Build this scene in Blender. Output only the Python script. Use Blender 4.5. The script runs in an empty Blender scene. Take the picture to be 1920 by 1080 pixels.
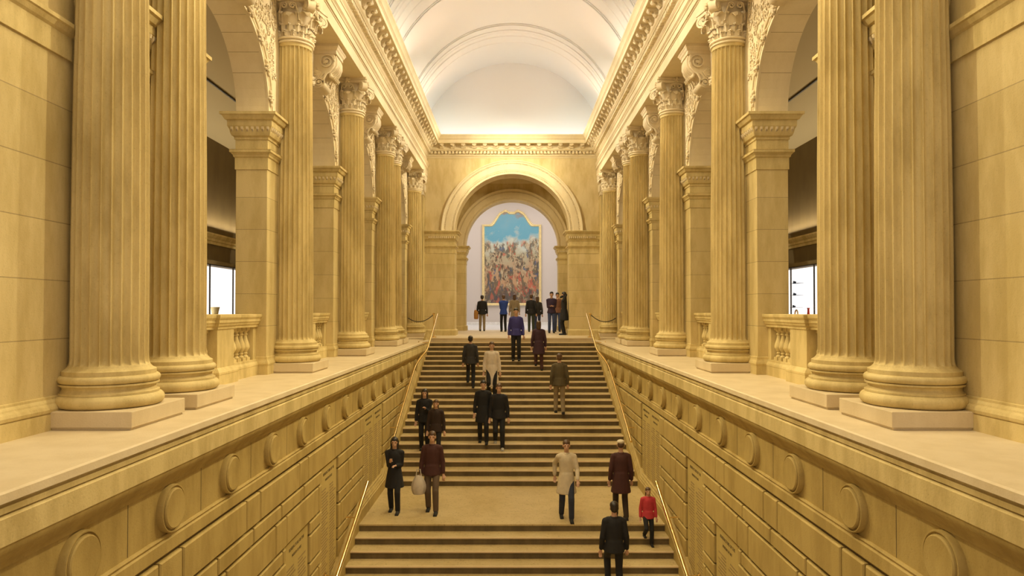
import bpy, bmesh, math, random
from mathutils import Vector, Matrix
random.seed(7)
PI = math.pi
sc = bpy.context.scene
C = sc.collection

# ------------------------------------------------------------------ camera
HZ = 1.0                                   # eye height above the upper floor
cd = bpy.data.cameras.new('camera'); cam = bpy.data.objects.new('camera', cd); C.objects.link(cam)
cd.lens = 24.0; cd.sensor_width = 36.0; cd.shift_y = 0.0123
cam.location = (0, 0, HZ); cam.rotation_euler = (math.radians(90.8), 0, 0)
cd.clip_start = 0.05; cd.clip_end = 200
sc.camera = cam

# ------------------------------------------------------------------ view + world
sc.view_settings.view_transform = 'Standard'
try: sc.view_settings.look = 'None'
except Exception: pass
sc.view_settings.exposure = 0.9
sc.view_settings.gamma = 1.0
sc.cycles.diffuse_bounces = 3
w = bpy.data.worlds.new('world'); sc.world = w; w.use_nodes = True
w.node_tree.nodes['Background'].inputs[0].default_value = (1.0, .82, .61, 1)
w.node_tree.nodes['Background'].inputs[1].default_value = 0.38

# ------------------------------------------------------------------ lights
def area(name, loc, rot, sx, sy, power, col):
    l = bpy.data.lights.new(name, 'AREA'); l.shape = 'RECTANGLE'; l.size = sx; l.size_y = sy
    l.energy = power; l.color = col
    o = bpy.data.objects.new(name, l); C.objects.link(o); o.location = loc; o.rotation_euler = rot
    return o
def spot(name, loc, target, power, col, deg=70, blend=.6, r=.12):
    l = bpy.data.lights.new(name, 'SPOT'); l.energy = power; l.color = col
    l.spot_size = math.radians(deg); l.spot_blend = blend; l.shadow_soft_size = r
    o = bpy.data.objects.new(name, l); C.objects.link(o); o.location = loc
    o.rotation_euler = (Vector(target)-Vector(loc)).to_track_quat('-Z', 'Y').to_euler()
    return o
WARM = (1.0, .80, .50)
# unseen fill lamp added over the near end of the stair hall
area('overhead_fill', (0, 6.0, 9.9), (0, 0, 0), 3.5, 9, 260, (1.0, .86, .54))
# projectors standing on the cornices, aimed across and back at the opposite arcade
for s in (-1, 1):
    for y in (8.5, 12.5, 16.5, 20.5, 24.5):
        spot('cornice_projector', (s*2.75, y, 7.85), (-s*3.1, y-2.6, .2), 560, (1.0, .86, .50), 80, .7, .06)
        spot('frieze_fill', (s*2.75, y, 7.85), (-s*3.3, y-1.2, 6.9), 600, (1.0, .91, .74), 52, .8, .08)  # added spot that brightens the opposite frieze
        spot('vault_fill', (s*2.9, y, 7.8), (s*.6, y, 10.6), 42, (1.0, .68, .50), 120, .9, .2)  # added warm spot that tints the vault crown
    spot('end_wall_fill', (s*2.7, 21.5, 7.85), (-s*1.6, 26.2, 4.9), 560, (1.0, .89, .62), 75, .8, .1)  # added spot that lifts the upper end wall
# fill lamps added above each gallery wall moulding to brighten the ceilings
for s in (-1, 1):
    area('gallery_fill', (s*7.80, 13, 3.2), (PI, 0, 0), .2, 16, 80, (1.0, .86, .60))
# end gallery
area('end_gallery_lamp', (0, 39, 8.9), (0, 0, 0), 10, 8, 420, (1.0, .90, .82))
area('vestibule_lamp', (0, 29.5, 6.6), (0, 0, 0), 4, 3, 60, (1.0, .82, .5))

# ------------------------------------------------------------------ materials
def nmat(name):
    m = bpy.data.materials.new(name); m.use_nodes = True
    nt = m.node_tree; b = nt.nodes['Principled BSDF']; return m, nt, b
def N(nt, t, **k):
    n = nt.nodes.new(t)
    for a, v in k.items(): setattr(n, a, v)
    return n
def ramp(nt, fac, stops):
    r = N(nt, 'ShaderNodeValToRGB'); e = r.color_ramp.elements
    e[0].position, e[0].color = stops[0][0], (*stops[0][1], 1)
    e[1].position, e[1].color = stops[-1][0], (*stops[-1][1], 1)
    for p, c in stops[1:-1]:
        x = e.new(p); x.color = (*c, 1)
    nt.links.new(fac, r.inputs[0]); return r.outputs[0]
def mapped(nt, scale):
    g = N(nt, 'ShaderNodeNewGeometry'); mp = N(nt, 'ShaderNodeMapping'); mp.inputs['Scale'].default_value = scale
    nt.links.new(g.outputs['Position'], mp.inputs[0]); return mp.outputs[0]
def noise(nt, scale, nscale=1.0, detail=4, rough=.6):
    n = N(nt, 'ShaderNodeTexNoise'); n.inputs['Scale'].default_value = nscale
    n.inputs['Detail'].default_value = detail; n.inputs['Roughness'].default_value = rough
    nt.links.new(mapped(nt, scale), n.inputs['Vector']); return n.outputs[0]
def mix(nt, a, b, fac, mode='MIX'):
    m = N(nt, 'ShaderNodeMix', data_type='RGBA', blend_type=mode)
    for i, v in ((0, fac), (6, a), (7, b)):
        if isinstance(v, (int, float)): m.inputs[i].default_value = v
        elif isinstance(v, tuple): m.inputs[i].default_value = (*v, 1)
        else: nt.links.new(v, m.inputs[i])
    return m.outputs[2]
def math_(nt, op, a, b=None):
    m = N(nt, 'ShaderNodeMath', operation=op)
    for i, v in ((0, a), (1, b)):
        if v is None: continue
        if isinstance(v, (int, float)): m.inputs[i].default_value = v
        else: nt.links.new(v, m.inputs[i])
    return m.outputs[0]
def stone(name, c1, c2, c3, joints=False, streak=.5, rough=.72, pores=.35, ps=70):
    m, nt, b = nmat(name)
    big = noise(nt, (1, 1, 1), .8, 3)
    col = ramp(nt, big, [(.32, c1), (.68, c2)])
    st = noise(nt, (3.2, 3.2, .9), 1.0, 6, .68)
    col = mix(nt, col, ramp(nt, st, [(.38, c3), (.58, c2)]), streak, 'MIX')
    po = noise(nt, (1, 1, 1), ps, 2, .5)
    dark = ramp(nt, po, [(.22, (.45, .42, .36)), (.40, (1, 1, 1))])
    col = mix(nt, col, dark, pores, 'MULTIPLY')
    hgt = po
    if joints:
        g = N(nt, 'ShaderNodeNewGeometry'); sp = N(nt, 'ShaderNodeSeparateXYZ'); nt.links.new(g.outputs['Position'], sp.inputs[0])
        zz = math_(nt, 'MODULO', math_(nt, 'ADD', sp.outputs[2], 5.0-1.25), .5)
        ln = math_(nt, 'LESS_THAN', zz, .008)
        col = mix(nt, col, (.16, .11, .05), math_(nt, 'MULTIPLY', ln, .55))
        # each course slightly its own tone
        fl = math_(nt, 'FLOOR', math_(nt, 'DIVIDE', math_(nt, 'ADD', sp.outputs[2], 5.0-1.25), .5))
        wn = N(nt, 'ShaderNodeTexWhiteNoise', noise_dimensions='1D'); nt.links.new(fl, wn.inputs['W'])
        col = mix(nt, col, ramp(nt, wn.outputs[0], [(0, (.88, .87, .84)), (1, (1, 1, 1))]), 1.0, 'MULTIPLY')
        hgt = math_(nt, 'SUBTRACT', po, math_(nt, 'MULTIPLY', ln, 3.0))
    nt.links.new(col, b.inputs['Base Color'])
    bp = N(nt, 'ShaderNodeBump'); bp.inputs['Strength'].default_value = .25; bp.inputs['Distance'].default_value = .006
    nt.links.new(hgt, bp.inputs['Height']); nt.links.new(bp.outputs[0], b.inputs['Normal'])
    b.inputs['Roughness'].default_value = rough
    return m
def plain(name, col, rough=.6, metal=0.0, emis=None, es=0.0):
    m, nt, b = nmat(name)
    b.inputs['Base Color'].default_value = (*col, 1); b.inputs['Roughness'].default_value = rough
    b.inputs['Metallic'].default_value = metal
    if emis:
        b.inputs['Emission Color'].default_value = (*emis, 1); b.inputs['Emission Strength'].default_value = es
    else:
        nz = noise(nt, (1, 1, 1), 9, 3)
        nt.links.new(ramp(nt, nz, [(.3, tuple(x*.86 for x in col)), (.7, tuple(min(1, x*1.08) for x in col))]), b.inputs['Base Color'])
    return m
M = {}
M['stone'] = stone('limestone', (.60, .455, .18), (.70, .55, .25), (.38, .265, .085))
M['ashlar'] = stone('ashlar limestone', (.62, .475, .19), (.70, .55, .27), (.48, .35, .13), joints=True)
M['pale'] = stone('pale dressed stone', (.76, .62, .37), (.82, .69, .45), (.66, .52, .28), streak=.3, pores=.12)
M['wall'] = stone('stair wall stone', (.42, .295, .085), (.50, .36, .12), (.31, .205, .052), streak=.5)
M['endstone'] = stone('end wall limestone', (.66, .51, .23), (.74, .59, .31), (.48, .33, .11), streak=.45)
M['tablet'] = stone('tablet stone', (.48, .35, .105), (.54, .40, .135), (.44, .315, .095), streak=.3)
M['joint'] = stone('shade-dark joint mortar', (.10, .065, .02), (.13, .085, .03), (.07, .045, .014))  # near-black colour stands in for shade in the block gaps
M['ledge'] = stone('ledge slab stone', (.64, .51, .31), (.72, .59, .39), (.53, .40, .22), streak=.25, rough=.55, pores=.15)
M['carve'] = stone('carved stone', (.74, .61, .38), (.80, .67, .45), (.58, .44, .22), streak=.3, pores=.2)
M['tread'] = stone('speckled granite tread', (.48, .35, .145), (.58, .44, .21), (.40, .285, .11), streak=.3, rough=.5, pores=1.0, ps=28)
M['mortar'] = stone('mortar', (.30, .21, .08), (.34, .24, .10), (.26, .18, .07), streak=.3)
M['nosing'] = stone('worn pale nosing', (.70, .53, .30), (.76, .59, .36), (.62, .45, .24), streak=.2, rough=.45, pores=.2)
M['riser'] = stone('shade-darkened granite riser', (.13, .09, .035), (.17, .12, .05), (.08, .055, .02), streak=.6, rough=.6, pores=.5)  # granite darkened in its colour to imitate shade on the step fronts
M['vault'] = plain('vault plaster', (.90, .83, .76), .9, 0, (0, 0, 0), 0)
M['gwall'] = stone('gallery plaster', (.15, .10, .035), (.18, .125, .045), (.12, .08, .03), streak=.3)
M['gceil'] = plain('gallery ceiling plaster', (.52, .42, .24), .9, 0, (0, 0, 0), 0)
M['brass'] = plain('polished brass', (.95, .70, .32), .18, 1.0)
M['darkmetal'] = plain('dark bronze', (.05, .04, .03), .4, .6)
M['beige'] = plain('end gallery paint', (.64, .58, .54), .9, 0, (0, 0, 0), 0)
M['white'] = plain('white lacquer', (.85, .83, .80), .4)
M['gfloor'] = plain('pale polished floor', (.86, .90, .95), .15, 0, (0, 0, 0), 0)
M['gold'] = plain('gilded wood', (.92, .76, .40), .45, .2)
M['rope'] = plain('black cord', (.02, .02, .02), .6)
M['skin'] = plain('skin', (.58, .34, .22), .5)
M['hair'] = plain('dark hair', (.02, .014, .01), .45)
M['brownhair'] = plain('brown hair', (.09, .045, .02), .45)
M['cove'] = plain('cove lamp', (1, 1, 1), .5, 0, (.50, .80, 1.0), 6.6)
M['case_light'] = plain('backlit case panel', (1, 1, 1), .5, 0, (1.0, .95, .90), .8)
m, nt, b = nmat('clear glass'); b.inputs['Transmission Weight'].default_value = 1; b.inputs['Roughness'].default_value = 0; b.inputs['IOR'].default_value = 1.02
M['glass'] = m
# generic painted canvas: sky above, warm ground and dark crowd-like patches below
m, nt, b = nmat('painted canvas')
g = N(nt, 'ShaderNodeNewGeometry'); sp = N(nt, 'ShaderNodeSeparateXYZ'); nt.links.new(g.outputs['Position'], sp.inputs[0])
wob = noise(nt, (1, .2, 1), 1.1, 4)
zz = math_(nt, 'ADD', math_(nt, 'DIVIDE', math_(nt, 'SUBTRACT', sp.outputs[2], 1.3), 6.3), math_(nt, 'MULTIPLY', math_(nt, 'SUBTRACT', wob, .5), .55))
base = ramp(nt, zz, [(.0, (.06, .07, .09)), (.14, (.12, .08, .06)), (.24, (.50, .30, .16)), (.36, (.45, .30, .18)), (.52, (.42, .38, .25)), (.66, (.55, .58, .50)), (.76, (.12, .36, .50)), (.95, (.16, .38, .50)), (1.0, (.30, .22, .18))])
def pnoise(sc_, off, dist, det=7):
    n = N(nt, 'ShaderNodeTexNoise'); n.inputs['Scale'].default_value = sc_; n.inputs['Detail'].default_value = det; n.inputs['Distortion'].default_value = dist; n.inputs['Roughness'].default_value = .62
    va = N(nt, 'ShaderNodeVectorMath', operation='ADD'); va.inputs[1].default_value = (off, 0, off*1.7)
    nt.links.new(mapped(nt, (1.25, .1, .62)), va.inputs[0]); nt.links.new(va.outputs[0], n.inputs['Vector']); return n.outputs[0]
pa = ramp(nt, pnoise(2.1, 3.1, 1.3), [(.30, (.02, .02, .025)), (.40, (.09, .06, .04)), (.46, (.30, .20, .11)), (.50, (.62, .50, .33)), (.54, (.20, .17, .10)), (.60, (.07, .08, .06)), (.68, (.30, .22, .14)), (.75, (.55, .45, .30))])
pb = ramp(nt, pnoise(1.3, 9.7, .9, 5), [(.34, (.05, .10, .22)), (.42, (.10, .09, .08)), (.52, (.16, .12, .07)), (.57, (.48, .11, .07)), (.62, (.50, .14, .09)), (.66, (.30, .18, .10)), (.74, (.66, .54, .22))])
pm = ramp(nt, pnoise(1.7, 17.3, 1.0, 5), [(.47, (0, 0, 0)), (.53, (1, 1, 1))])
pat = mix(nt, pa, pb, pm)
mask = ramp(nt, noise(nt, (1.5, .2, .7), 1.9, 4), [(.44, (0, 0, 0)), (.49, (1, 1, 1))])
low = ramp(nt, zz, [(.05, (.7, .7, .7)), (.30, (1, 1, 1)), (.62, (.9, .9, .9)), (.72, (.0, .0, .0))])
mk = math_(nt, 'MULTIPLY', mask, low)
nt.links.new(mix(nt, base, pat, mk), b.inputs['Base Color']); b.inputs['Roughness'].default_value = .45
M['canvas'] = m
def cloth(name, col):
    if name not in M: M[name] = plain(name, col, .85)
    return M[name]

# ------------------------------------------------------------------ mesh builder
class MB:
    def __init__(s, sx=1): s.v = []; s.f = []; s.sx = sx; s.mi = []; s.cur = 0
    def V(s, x, y, z): s.v.append((s.sx*x, y, z)); return len(s.v)-1
    def F(s, *i): s.f.append(tuple(i)); s.mi.append(s.cur)
    def box(s, x0, x1, y0, y1, z0, z1):
        a = [s.V(x, y, z) for z in (z0, z1) for y in (y0, y1) for x in (x0, x1)]
        for q in ((0, 1, 3, 2), (4, 6, 7, 5), (0, 4, 5, 1), (2, 3, 7, 6), (0, 2, 6, 4), (1, 5, 7, 3)): s.F(*[a[i] for i in q])
    def rings(s, rows, closed=True, cap=True, loop=False):
        idx = [[s.V(*p) for p in r] for r in rows]; n = len(rows[0]); k = len(rows)
        for a in range(k if loop else k-1):
            A, B = idx[a], idx[(a+1) % k]
            for j in range(n if closed else n-1): s.F(A[j], A[(j+1) % n], B[(j+1) % n], B[j])
        if cap and closed and not loop: s.F(*idx[0]); s.F(*reversed(idx[-1]))
    def rect_rings(s, x0, x1, y0, y1, prof):        # prof: (overhang, z)
        s.rings([[(x0-d, y0-d, z), (x1+d, y0-d, z), (x1+d, y1+d, z), (x0-d, y1+d, z)] for d, z in prof])
    def lathe(s, prof, seg=48, c=(0, 0), cap=True):
        s.rings([[(c[0]+r*math.cos(2*PI*j/seg), c[1]+r*math.sin(2*PI*j/seg), z) for j in range(seg)] for r, z in prof], cap=cap)
    def tube(s, pts, r, seg=8, rads=None):
        pts = [Vector(p) for p in pts]; rows = []; up = None
        for i, p in enumerate(pts):
            t = (pts[min(i+1, len(pts)-1)]-pts[max(i-1, 0)]).normalized()
            if up is None:
                up = Vector((0, 0, 1)) if abs(t.z) < .9 else Vector((1, 0, 0))
            a = t.cross(up).normalized(); up = a.cross(t).normalized()
            rr = rads[i] if rads else r
            rows.append([tuple(p+a*rr*math.cos(2*PI*j/seg)+up*rr*math.sin(2*PI*j/seg)) for j in range(seg)])
        s.rings(rows)
    def ribbon(s, pts, side, w, th):                 # swept rectangle; side = constant binormal
        pts = [Vector(p) for p in pts]; side = Vector(side).normalized(); rows = []
        for i, p in enumerate(pts):
            t = (pts[min(i+1, len(pts)-1)]-pts[max(i-1, 0)]).normalized(); n = t.cross(side).normalized()
            rows.append([tuple(p+side*(w/2)*a+n*(th/2)*b) for a, b in ((-1, -1), (1, -1), (1, 1), (-1, 1))])
        s.rings(rows)
    def prism(s, poly, axis, a0, a1):                # poly in the two other axes, in order
        def P(u, v, a): return (a, u, v) if axis == 0 else ((u, a, v) if axis == 1 else (u, v, a))
        s.rings([[P(u, v, a0) for u, v in poly], [P(u, v, a1) for u, v in poly]])
    def ellip(s, c, r, seg=12, rg=8, zmin=-1):
        rows = []
        for i in range(rg+1):
            a = -PI/2+PI*i/rg
            zz = max(math.sin(a), zmin); q = max(math.cos(a), .02)
            rows.append([(c[0]+r[0]*q*math.cos(2*PI*j/seg), c[1]+r[1]*q*math.sin(2*PI*j/seg), c[2]+r[2]*zz) for j in range(seg)])
        s.rings(rows)
    def build(s, name, mat, parent=None, smooth=None, bevel=0, origin=None, local=False):
        o0 = origin if origin is not None else (ORG.get(parent.name, (0, 0, 0)) if parent and not local else (0, 0, 0))
        me = bpy.data.meshes.new(name)
        me.from_pydata([(x-o0[0], y-o0[1], z-o0[2]) for x, y, z in s.v], [], s.f)
        mats = mat if isinstance(mat, (list, tuple)) else [mat]
        for q in mats: me.materials.append(M[q] if isinstance(q, str) else q)
        bm = bmesh.new(); bm.from_mesh(me)
        bmesh.ops.recalc_face_normals(bm, faces=bm.faces); bm.to_mesh(me); bm.free()
        if len(mats) > 1:
            me.polygons.foreach_set('material_index', s.mi)
        if smooth is not None:
            me.polygons.foreach_set('use_smooth', [True]*len(me.polygons)); me.set_sharp_from_angle(angle=math.radians(smooth))
        me.update()
        o = bpy.data.objects.new(name, me); C.objects.link(o)
        if parent: o.parent = parent
        if parent: ORG[o.name] = ORG.get(parent.name, (0, 0, 0))
        else:
            o.location = o0; ORG[o.name] = tuple(o0)
        if bevel:
            b = o.modifiers.new('bevel', 'BEVEL'); b.width = bevel; b.segments = 2; b.limit_method = 'ANGLE'
        return o
ORG = {}
def thing(name, label, cat, loc=(0, 0, 0), group=None, rz=0):
    o = bpy.data.objects.new(name, None); C.objects.link(o); o.location = loc; o.rotation_euler = (0, 0, rz)
    o.empty_display_size = .2
    o['label'] = label; o['category'] = cat; ORG[o.name] = tuple(loc)
    if group: o['group'] = group
    return o
def tag(o, label=None, cat=None, group=None, kind=None):
    if label: o['label'] = label
    if cat: o['category'] = cat
    if group: o['group'] = group
    if kind: o['kind'] = kind
    return o
KIDS = {}
def copy_tree(o, parent=None, label=None):
    c = o.copy(); C.objects.link(c)
    if parent: c.parent = parent
    if label: c['label'] = label
    for ch in [x for x in sc.objects if x.parent == o]: copy_tree(ch, c)
    return c
SIDE = {-1: 'left', 1: 'right'}

# ------------------------------------------------------------------ dimensions
YE = 26.2                  # end wall
PX = 3.81                  # arcade wall face
CX = 3.61                  # column axis
COLY = [6.14, 7.32, 11.30, 15.27, 19.24, 20.42, 25.06]
PIERS = [(6.10, 8.02), (10.60, 12.00), (14.57, 15.97), (18.54, 21.10), (24.30, YE)]
SPR = HZ+3.05              # arch springing
ARCW = HZ+5.10             # underside of the architrave
YT, RT, NT, RISE = 23.56, .3777, 23, .128
YL = YT-RT*(NT-1)
ZL = .03-RISE*NT
YF = 12.54; RT2 = .34
def surf(Y):
    if Y >= YT: return .03
    if Y >= YL: return .03-RISE*(math.floor((YT-Y)/RT)+1)
    if Y >= YF: return ZL
    return ZL-RISE*(math.floor((YF-Y)/RT2)+1)

# ------------------------------------------------------------------ floors
mb = MB(); mb.box(-9, 9, YT, 33.2, -.5, .03); mb.cur = 1; mb.box(-9, 9, 33.2, 45.2, -.5, .03)
tag(mb.build('floor', ['ledge', 'gfloor']), kind='structure')
for s in (-1, 1):
    mb = MB(s); mb.box(2.95, 8.2, .5, YT, -.4, 0.0)
    tag(mb.build('floor_gallery_'+SIDE[s], 'ledge'), kind='structure')

# ------------------------------------------------------------------ staircase
st = thing('staircase', 'broad speckled stone staircase rising between the two inscribed side walls', 'stairs', (0, YF, ZL))
def step_mesh(run, half=2.80):
    mb = MB(); mb.cur = 0
    mb.box(-half, half, -.012, run+.02, -.028, 0)            # tread slab with nosing
    mb.cur = 2; mb.box(-half, half, -.014, .012, -.026, .0012)
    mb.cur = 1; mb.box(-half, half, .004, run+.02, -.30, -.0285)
    return mb
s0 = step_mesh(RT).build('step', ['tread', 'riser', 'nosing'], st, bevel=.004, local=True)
first = True
for n in range(NT):
    o = s0 if first else s0.copy()
    if not first: C.objects.link(o)
    first = False
    o.location = (0, YT-RT*n-YF, .03-RISE*n-ZL)
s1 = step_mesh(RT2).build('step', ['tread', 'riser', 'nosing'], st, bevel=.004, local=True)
for n in range(1, 16):
    o = s1 if n == 1 else s1.copy()
    if n > 1: C.objects.link(o)
    o.location = (0, -RT2*n, -RISE*n)
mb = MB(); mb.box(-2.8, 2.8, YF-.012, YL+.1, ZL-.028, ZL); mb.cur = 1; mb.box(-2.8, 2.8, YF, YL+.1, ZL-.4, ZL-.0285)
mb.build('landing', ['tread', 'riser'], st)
mb = MB(); mb.box(-2.95, 2.95, -4, YF-RT2*16, ZL-RISE*16-.3, ZL-RISE*16)
tag(mb.build('floor_hall', 'tread'), kind='structure')

# ------------------------------------------------------------------ stair side walls
XW = 2.92
crs = [(-2.06, -2.42, 'B', 0), (-2.42, -2.62, 'n', 0), (-2.62, -3.02, 'B', 1), (-3.02, -3.21, 'n', 1), (-3.21, -3.61, 'B', 0), (-3.61, -3.80, 'n', 0),
       (-3.80, -4.20, 'B', 1), (-4.20, -4.39, 'n', 1), (-4.39, -4.79, 'B', 0), (-4.79, -4.98, 'n', 0), (-4.98, -5.38, 'B', 1), (-5.38, -5.57, 'n', 1), (-5.57, -5.97, 'B', 0)]
TABS = [(10.36, 11.34, -2.42, -5.2), (8.74, 9.76, -3.02, -5.6), (14.325, 15.26, -2.07, -4.25), (13.39, 14.325, -2.07, -4.25)]
def string_z(Y):           # top of the sloping base moulding
    if Y >= YT: return .03
    if Y >= YL: return .03-RISE/RT*(YT-Y)+.28
    if Y >= YF: return ZL+.33
    return ZL+.28-RISE/RT2*(YF-Y)
for s in (-1, 1):
    sd = SIDE[s]
    root = bpy.data.objects.new('wall_stair_'+sd, None); C.objects.link(root); root['kind'] = 'structure'; ORG[root.name] = (0, 0, 0)
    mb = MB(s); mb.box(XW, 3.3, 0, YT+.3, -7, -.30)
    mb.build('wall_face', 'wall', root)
    mb = MB(s); mb.box(XW-.0015, XW+.01, .02, YT+.2, -6.9, HZ-2.05); mb.build('joint_shade_bed', 'joint', root)  # dark sheet behind the blocks, painted as shade between them
    mb = MB(s)
    def panel(y0, y1, z0, z1):
        g = .015; c = .012; d = .048
        y0 += g; y1 -= g; z0 += g; z1 -= g
        if y1-y0 < .05: return
        mb.rings([[(XW+.002, y0, z0), (XW+.002, y1, z0), (XW+.002, y1, z1), (XW+.002, y0, z1)],
                  [(XW-d+c, y0, z0), (XW-d+c, y1, z0), (XW-d+c, y1, z1), (XW-d+c, y0, z1)],
                  [(XW-d, y0+c, z0+c), (XW-d, y1-c, z0+c), (XW-d, y1-c, z1-c), (XW-d, y0+c, z1-c)]])
    for zt, zb, kind, ph in crs:
        zt += HZ; zb += HZ
        ints = []
        if kind == 'B':
            y = 7.44-1.84*3+(.92 if ph else 0)
            while y < 23.6:
                ints += [(y-1.44, y), (y, y+.40)]; y += 1.84
        else:
            y = 7.64-.92*6+(.0 if ph == 0 else .06)
            while y < 23.6: ints.append((y, y+.92)); y += .92
        for a, b_ in ints:
            segs = [(a, b_)]
            for (t0, t1, ta, tb) in TABS:
                if zb < ta+HZ-.01 and zt > tb+HZ+.01:
                    ns = []
                    for p, q in segs:
                        if q <= t0 or p >= t1: ns.append((p, q))
                        else:
                            if p < t0-.03: ns.append((p, t0))
                            if q > t1+.03: ns.append((t1, q))
                    segs = ns
            for p, q in segs:
                q = min(q, 23.5)
                if string_z(q) < zt+.1 or string_z(p) < zt+.1: panel(p, q, zb, zt)
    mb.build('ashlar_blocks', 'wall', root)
    # cap mouldings below the disc frieze
    def run_prof(prof, y0, y1, mb):
        mb.rings([[(x, y0, z+HZ) for x, z in prof], [(x, y1, z+HZ) for x, z in prof]])
    mb = MB(s)
    run_prof([(2.95, -1.88), (2.905, -1.885), (2.895, -1.90), (2.905, -1.92), (2.885, -1.93), (2.885, -2.03), (2.90, -2.045), (2.95, -2.05)], 0, 23.5, mb)
    mb.build('string_moulding', 'wall', root)
    mb = MB(s)
    run_prof([(2.95, -1.30), (2.80, -1.30), (2.80, -1.325), (2.82, -1.36), (2.86, -1.41), (2.90, -1.45), (2.905, -1.475), (2.95, -1.48)], 0, 23.5, mb)
    mb.build('cove_moulding', 'wall', root, smooth=40)
    # joints of the frieze
    # sloping base string
    mb = MB(s)
    ys = [1.5, YF-.25, YF+.25, YL-.15, YL+.35, 23.4]
    rows = []
    for y in ys:
        zt = {0: string_z(1.5)}.get(ys.index(y), None)
        zt = string_z(y)
        rows.append([(2.95, y, zt), (2.875, y, zt), (2.86, y, zt-.015), (2.87, y, zt-.04), (2.845, y, zt-.055), (2.83, y, zt-.09), (2.815, y, zt-.10), (2.81, y, zt-.13), (2.795, y, zt-.14), (2.785, y, zt-.9), (2.95, y, zt-.9)])
    mb.rings(rows); mb.build('base_string', 'wall', root)
    # discs
    k = 0; disc0 = None
    for i in range(18):
        yc = 4.42+.18+1.222*i
        if yc > 23.3: break
        if disc0 is None:
            mb = MB(s)
            prof = [(.20, 0), (.20, .045), (.195, .055), (.186, .055), (.182, .040), (.172, .040), (.168, .062), (.158, .070), (.12, .066), (.001, .062)]
            mb.rings([[(-d, r*math.cos(2*PI*j/56), r*math.sin(2*PI*j/56)) for j in range(56)] for r, d in prof])
            disc0 = mb.build('roundel', 'wall', root, smooth=35, local=True); o = disc0
        else:
            o = disc0.copy(); C.objects.link(o)
        o.location = (s*XW, yc, HZ-1.68)
    # frieze joint slips between discs
    mb = MB(s)
    for i in range(18):
        y = 4.60+.611+1.222*i
        if y < 23.4: mb.box(XW-.0015, XW+.01, y-.004, y+.004, HZ-1.88, HZ-1.475)
    mb.build('frieze_joints', 'riser', root)

    # ledge on top
    lg = thing('stone_ledge', 'long '+sd+' stone ledge slab running above the stair wall under the columns', 'ledge', (s*2.9, 12, -.3))
    mb = MB(s)
    mb.rings([[(x, y, z) for x, z in [(3.0, .001), (2.80, .001), (2.785, -.01), (2.78, -.06), (2.80, -.065), (3.0, -.065)]] for y in (.3, YT-.01)])
    mb.build('coping_slab', 'ledge', lg, smooth=30)
    mb = MB(s)
    mb.rings([[(x, y, z) for x, z in [(3.0, -.066), (2.815, -.066), (2.815, -.085), (2.80, -.09), (2.80, -.125), (2.825, -.13), (2.795, -.145), (2.79, -.15), (2.79, -.30), (3.0, -.30)]] for y in (.3, YT-.01)])
    mb.build('ledge_fascia', 'stone', lg)

# inscribed tablets
def text_mesh(body, size, align='CENTER'):
    cu = bpy.data.curves.new('t', 'FONT'); cu.body = body; cu.size = size; cu.extrude = .002; cu.align_x = align; cu.resolution_u = 2
    o = bpy.data.objects.new('t', cu); C.objects.link(o); dg = bpy.context.evaluated_depsgraph_get()
    me = bpy.data.meshes.new_from_object(o.evaluated_get(dg)); vs = [tuple(v.co) for v in me.vertices]; fs = [tuple(p.vertices) for p in me.polygons]
    bpy.data.objects.remove(o); bpy.data.meshes.remove(me); return vs, fs
HEAD = [text_mesh('BENEFACTORS OF THE', .075), text_mesh('MUSEUM OF ART', .075)]
WHERE = ['middle one, beside the lower handrail', 'nearest to the camera', 'far one of the joined pair', 'near one of the joined pair']
for s in (-1, 1):
    for k, (y0, y1, zt, zb) in enumerate(TABS):
        yc = (y0+y1)/2
        t = thing('inscribed_tablet', 'inscribed stone tablet on the %s stair wall, %s' % (SIDE[s], WHERE[k]), 'tablet', (s*XW, yc, HZ+zb))
        mb = MB(s); mb.rings([[(XW+.002, y0+.01, zb+HZ), (XW+.002, y1-.01, zb+HZ), (XW+.002, y1-.01, zt+HZ-.01), (XW+.002, y0+.01, zt+HZ-.01)],
                              [(XW-.016, y0+.015, zb+HZ), (XW-.016, y1-.015, zb+HZ), (XW-.016, y1-.015, zt+HZ-.015), (XW-.016, y0+.015, zt+HZ-.015)]])
        mb.build('slab', 'tablet', t)
        xs = s*(XW-.017)
        for li, (vs, fs) in enumerate(HEAD):
            mb = MB()
            sc_ = .82 if li == 0 else .7
            z0 = HZ+zt-.14-.10*li; b0 = len(mb.v)
            for (x, y, z) in vs: mb.V(xs-s*z, yc-s*x*sc_, z0+y*sc_)
            for f in fs: mb.F(*[b0+i for i in f])
            mb.build('heading_letters', 'riser', t)
        rr = random.Random(k*7+3)
        for c0 in (y0+.10, yc+.06):
            mb = MB(); z = HZ+zt-.36
            while z > HZ+zb+.06:
                L = rr.uniform(.20, .36); p = c0
                while p < c0+L:
                    wv_ = rr.uniform(.03, .08)
                    mb.box(s*(XW-.0185), s*(XW-.015), p, min(p+wv_, c0+L), z-.010, z+.010)
                    p += wv_+.012
                z -= .046
            mb.build('engraved_names', 'mortar', t)

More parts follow.
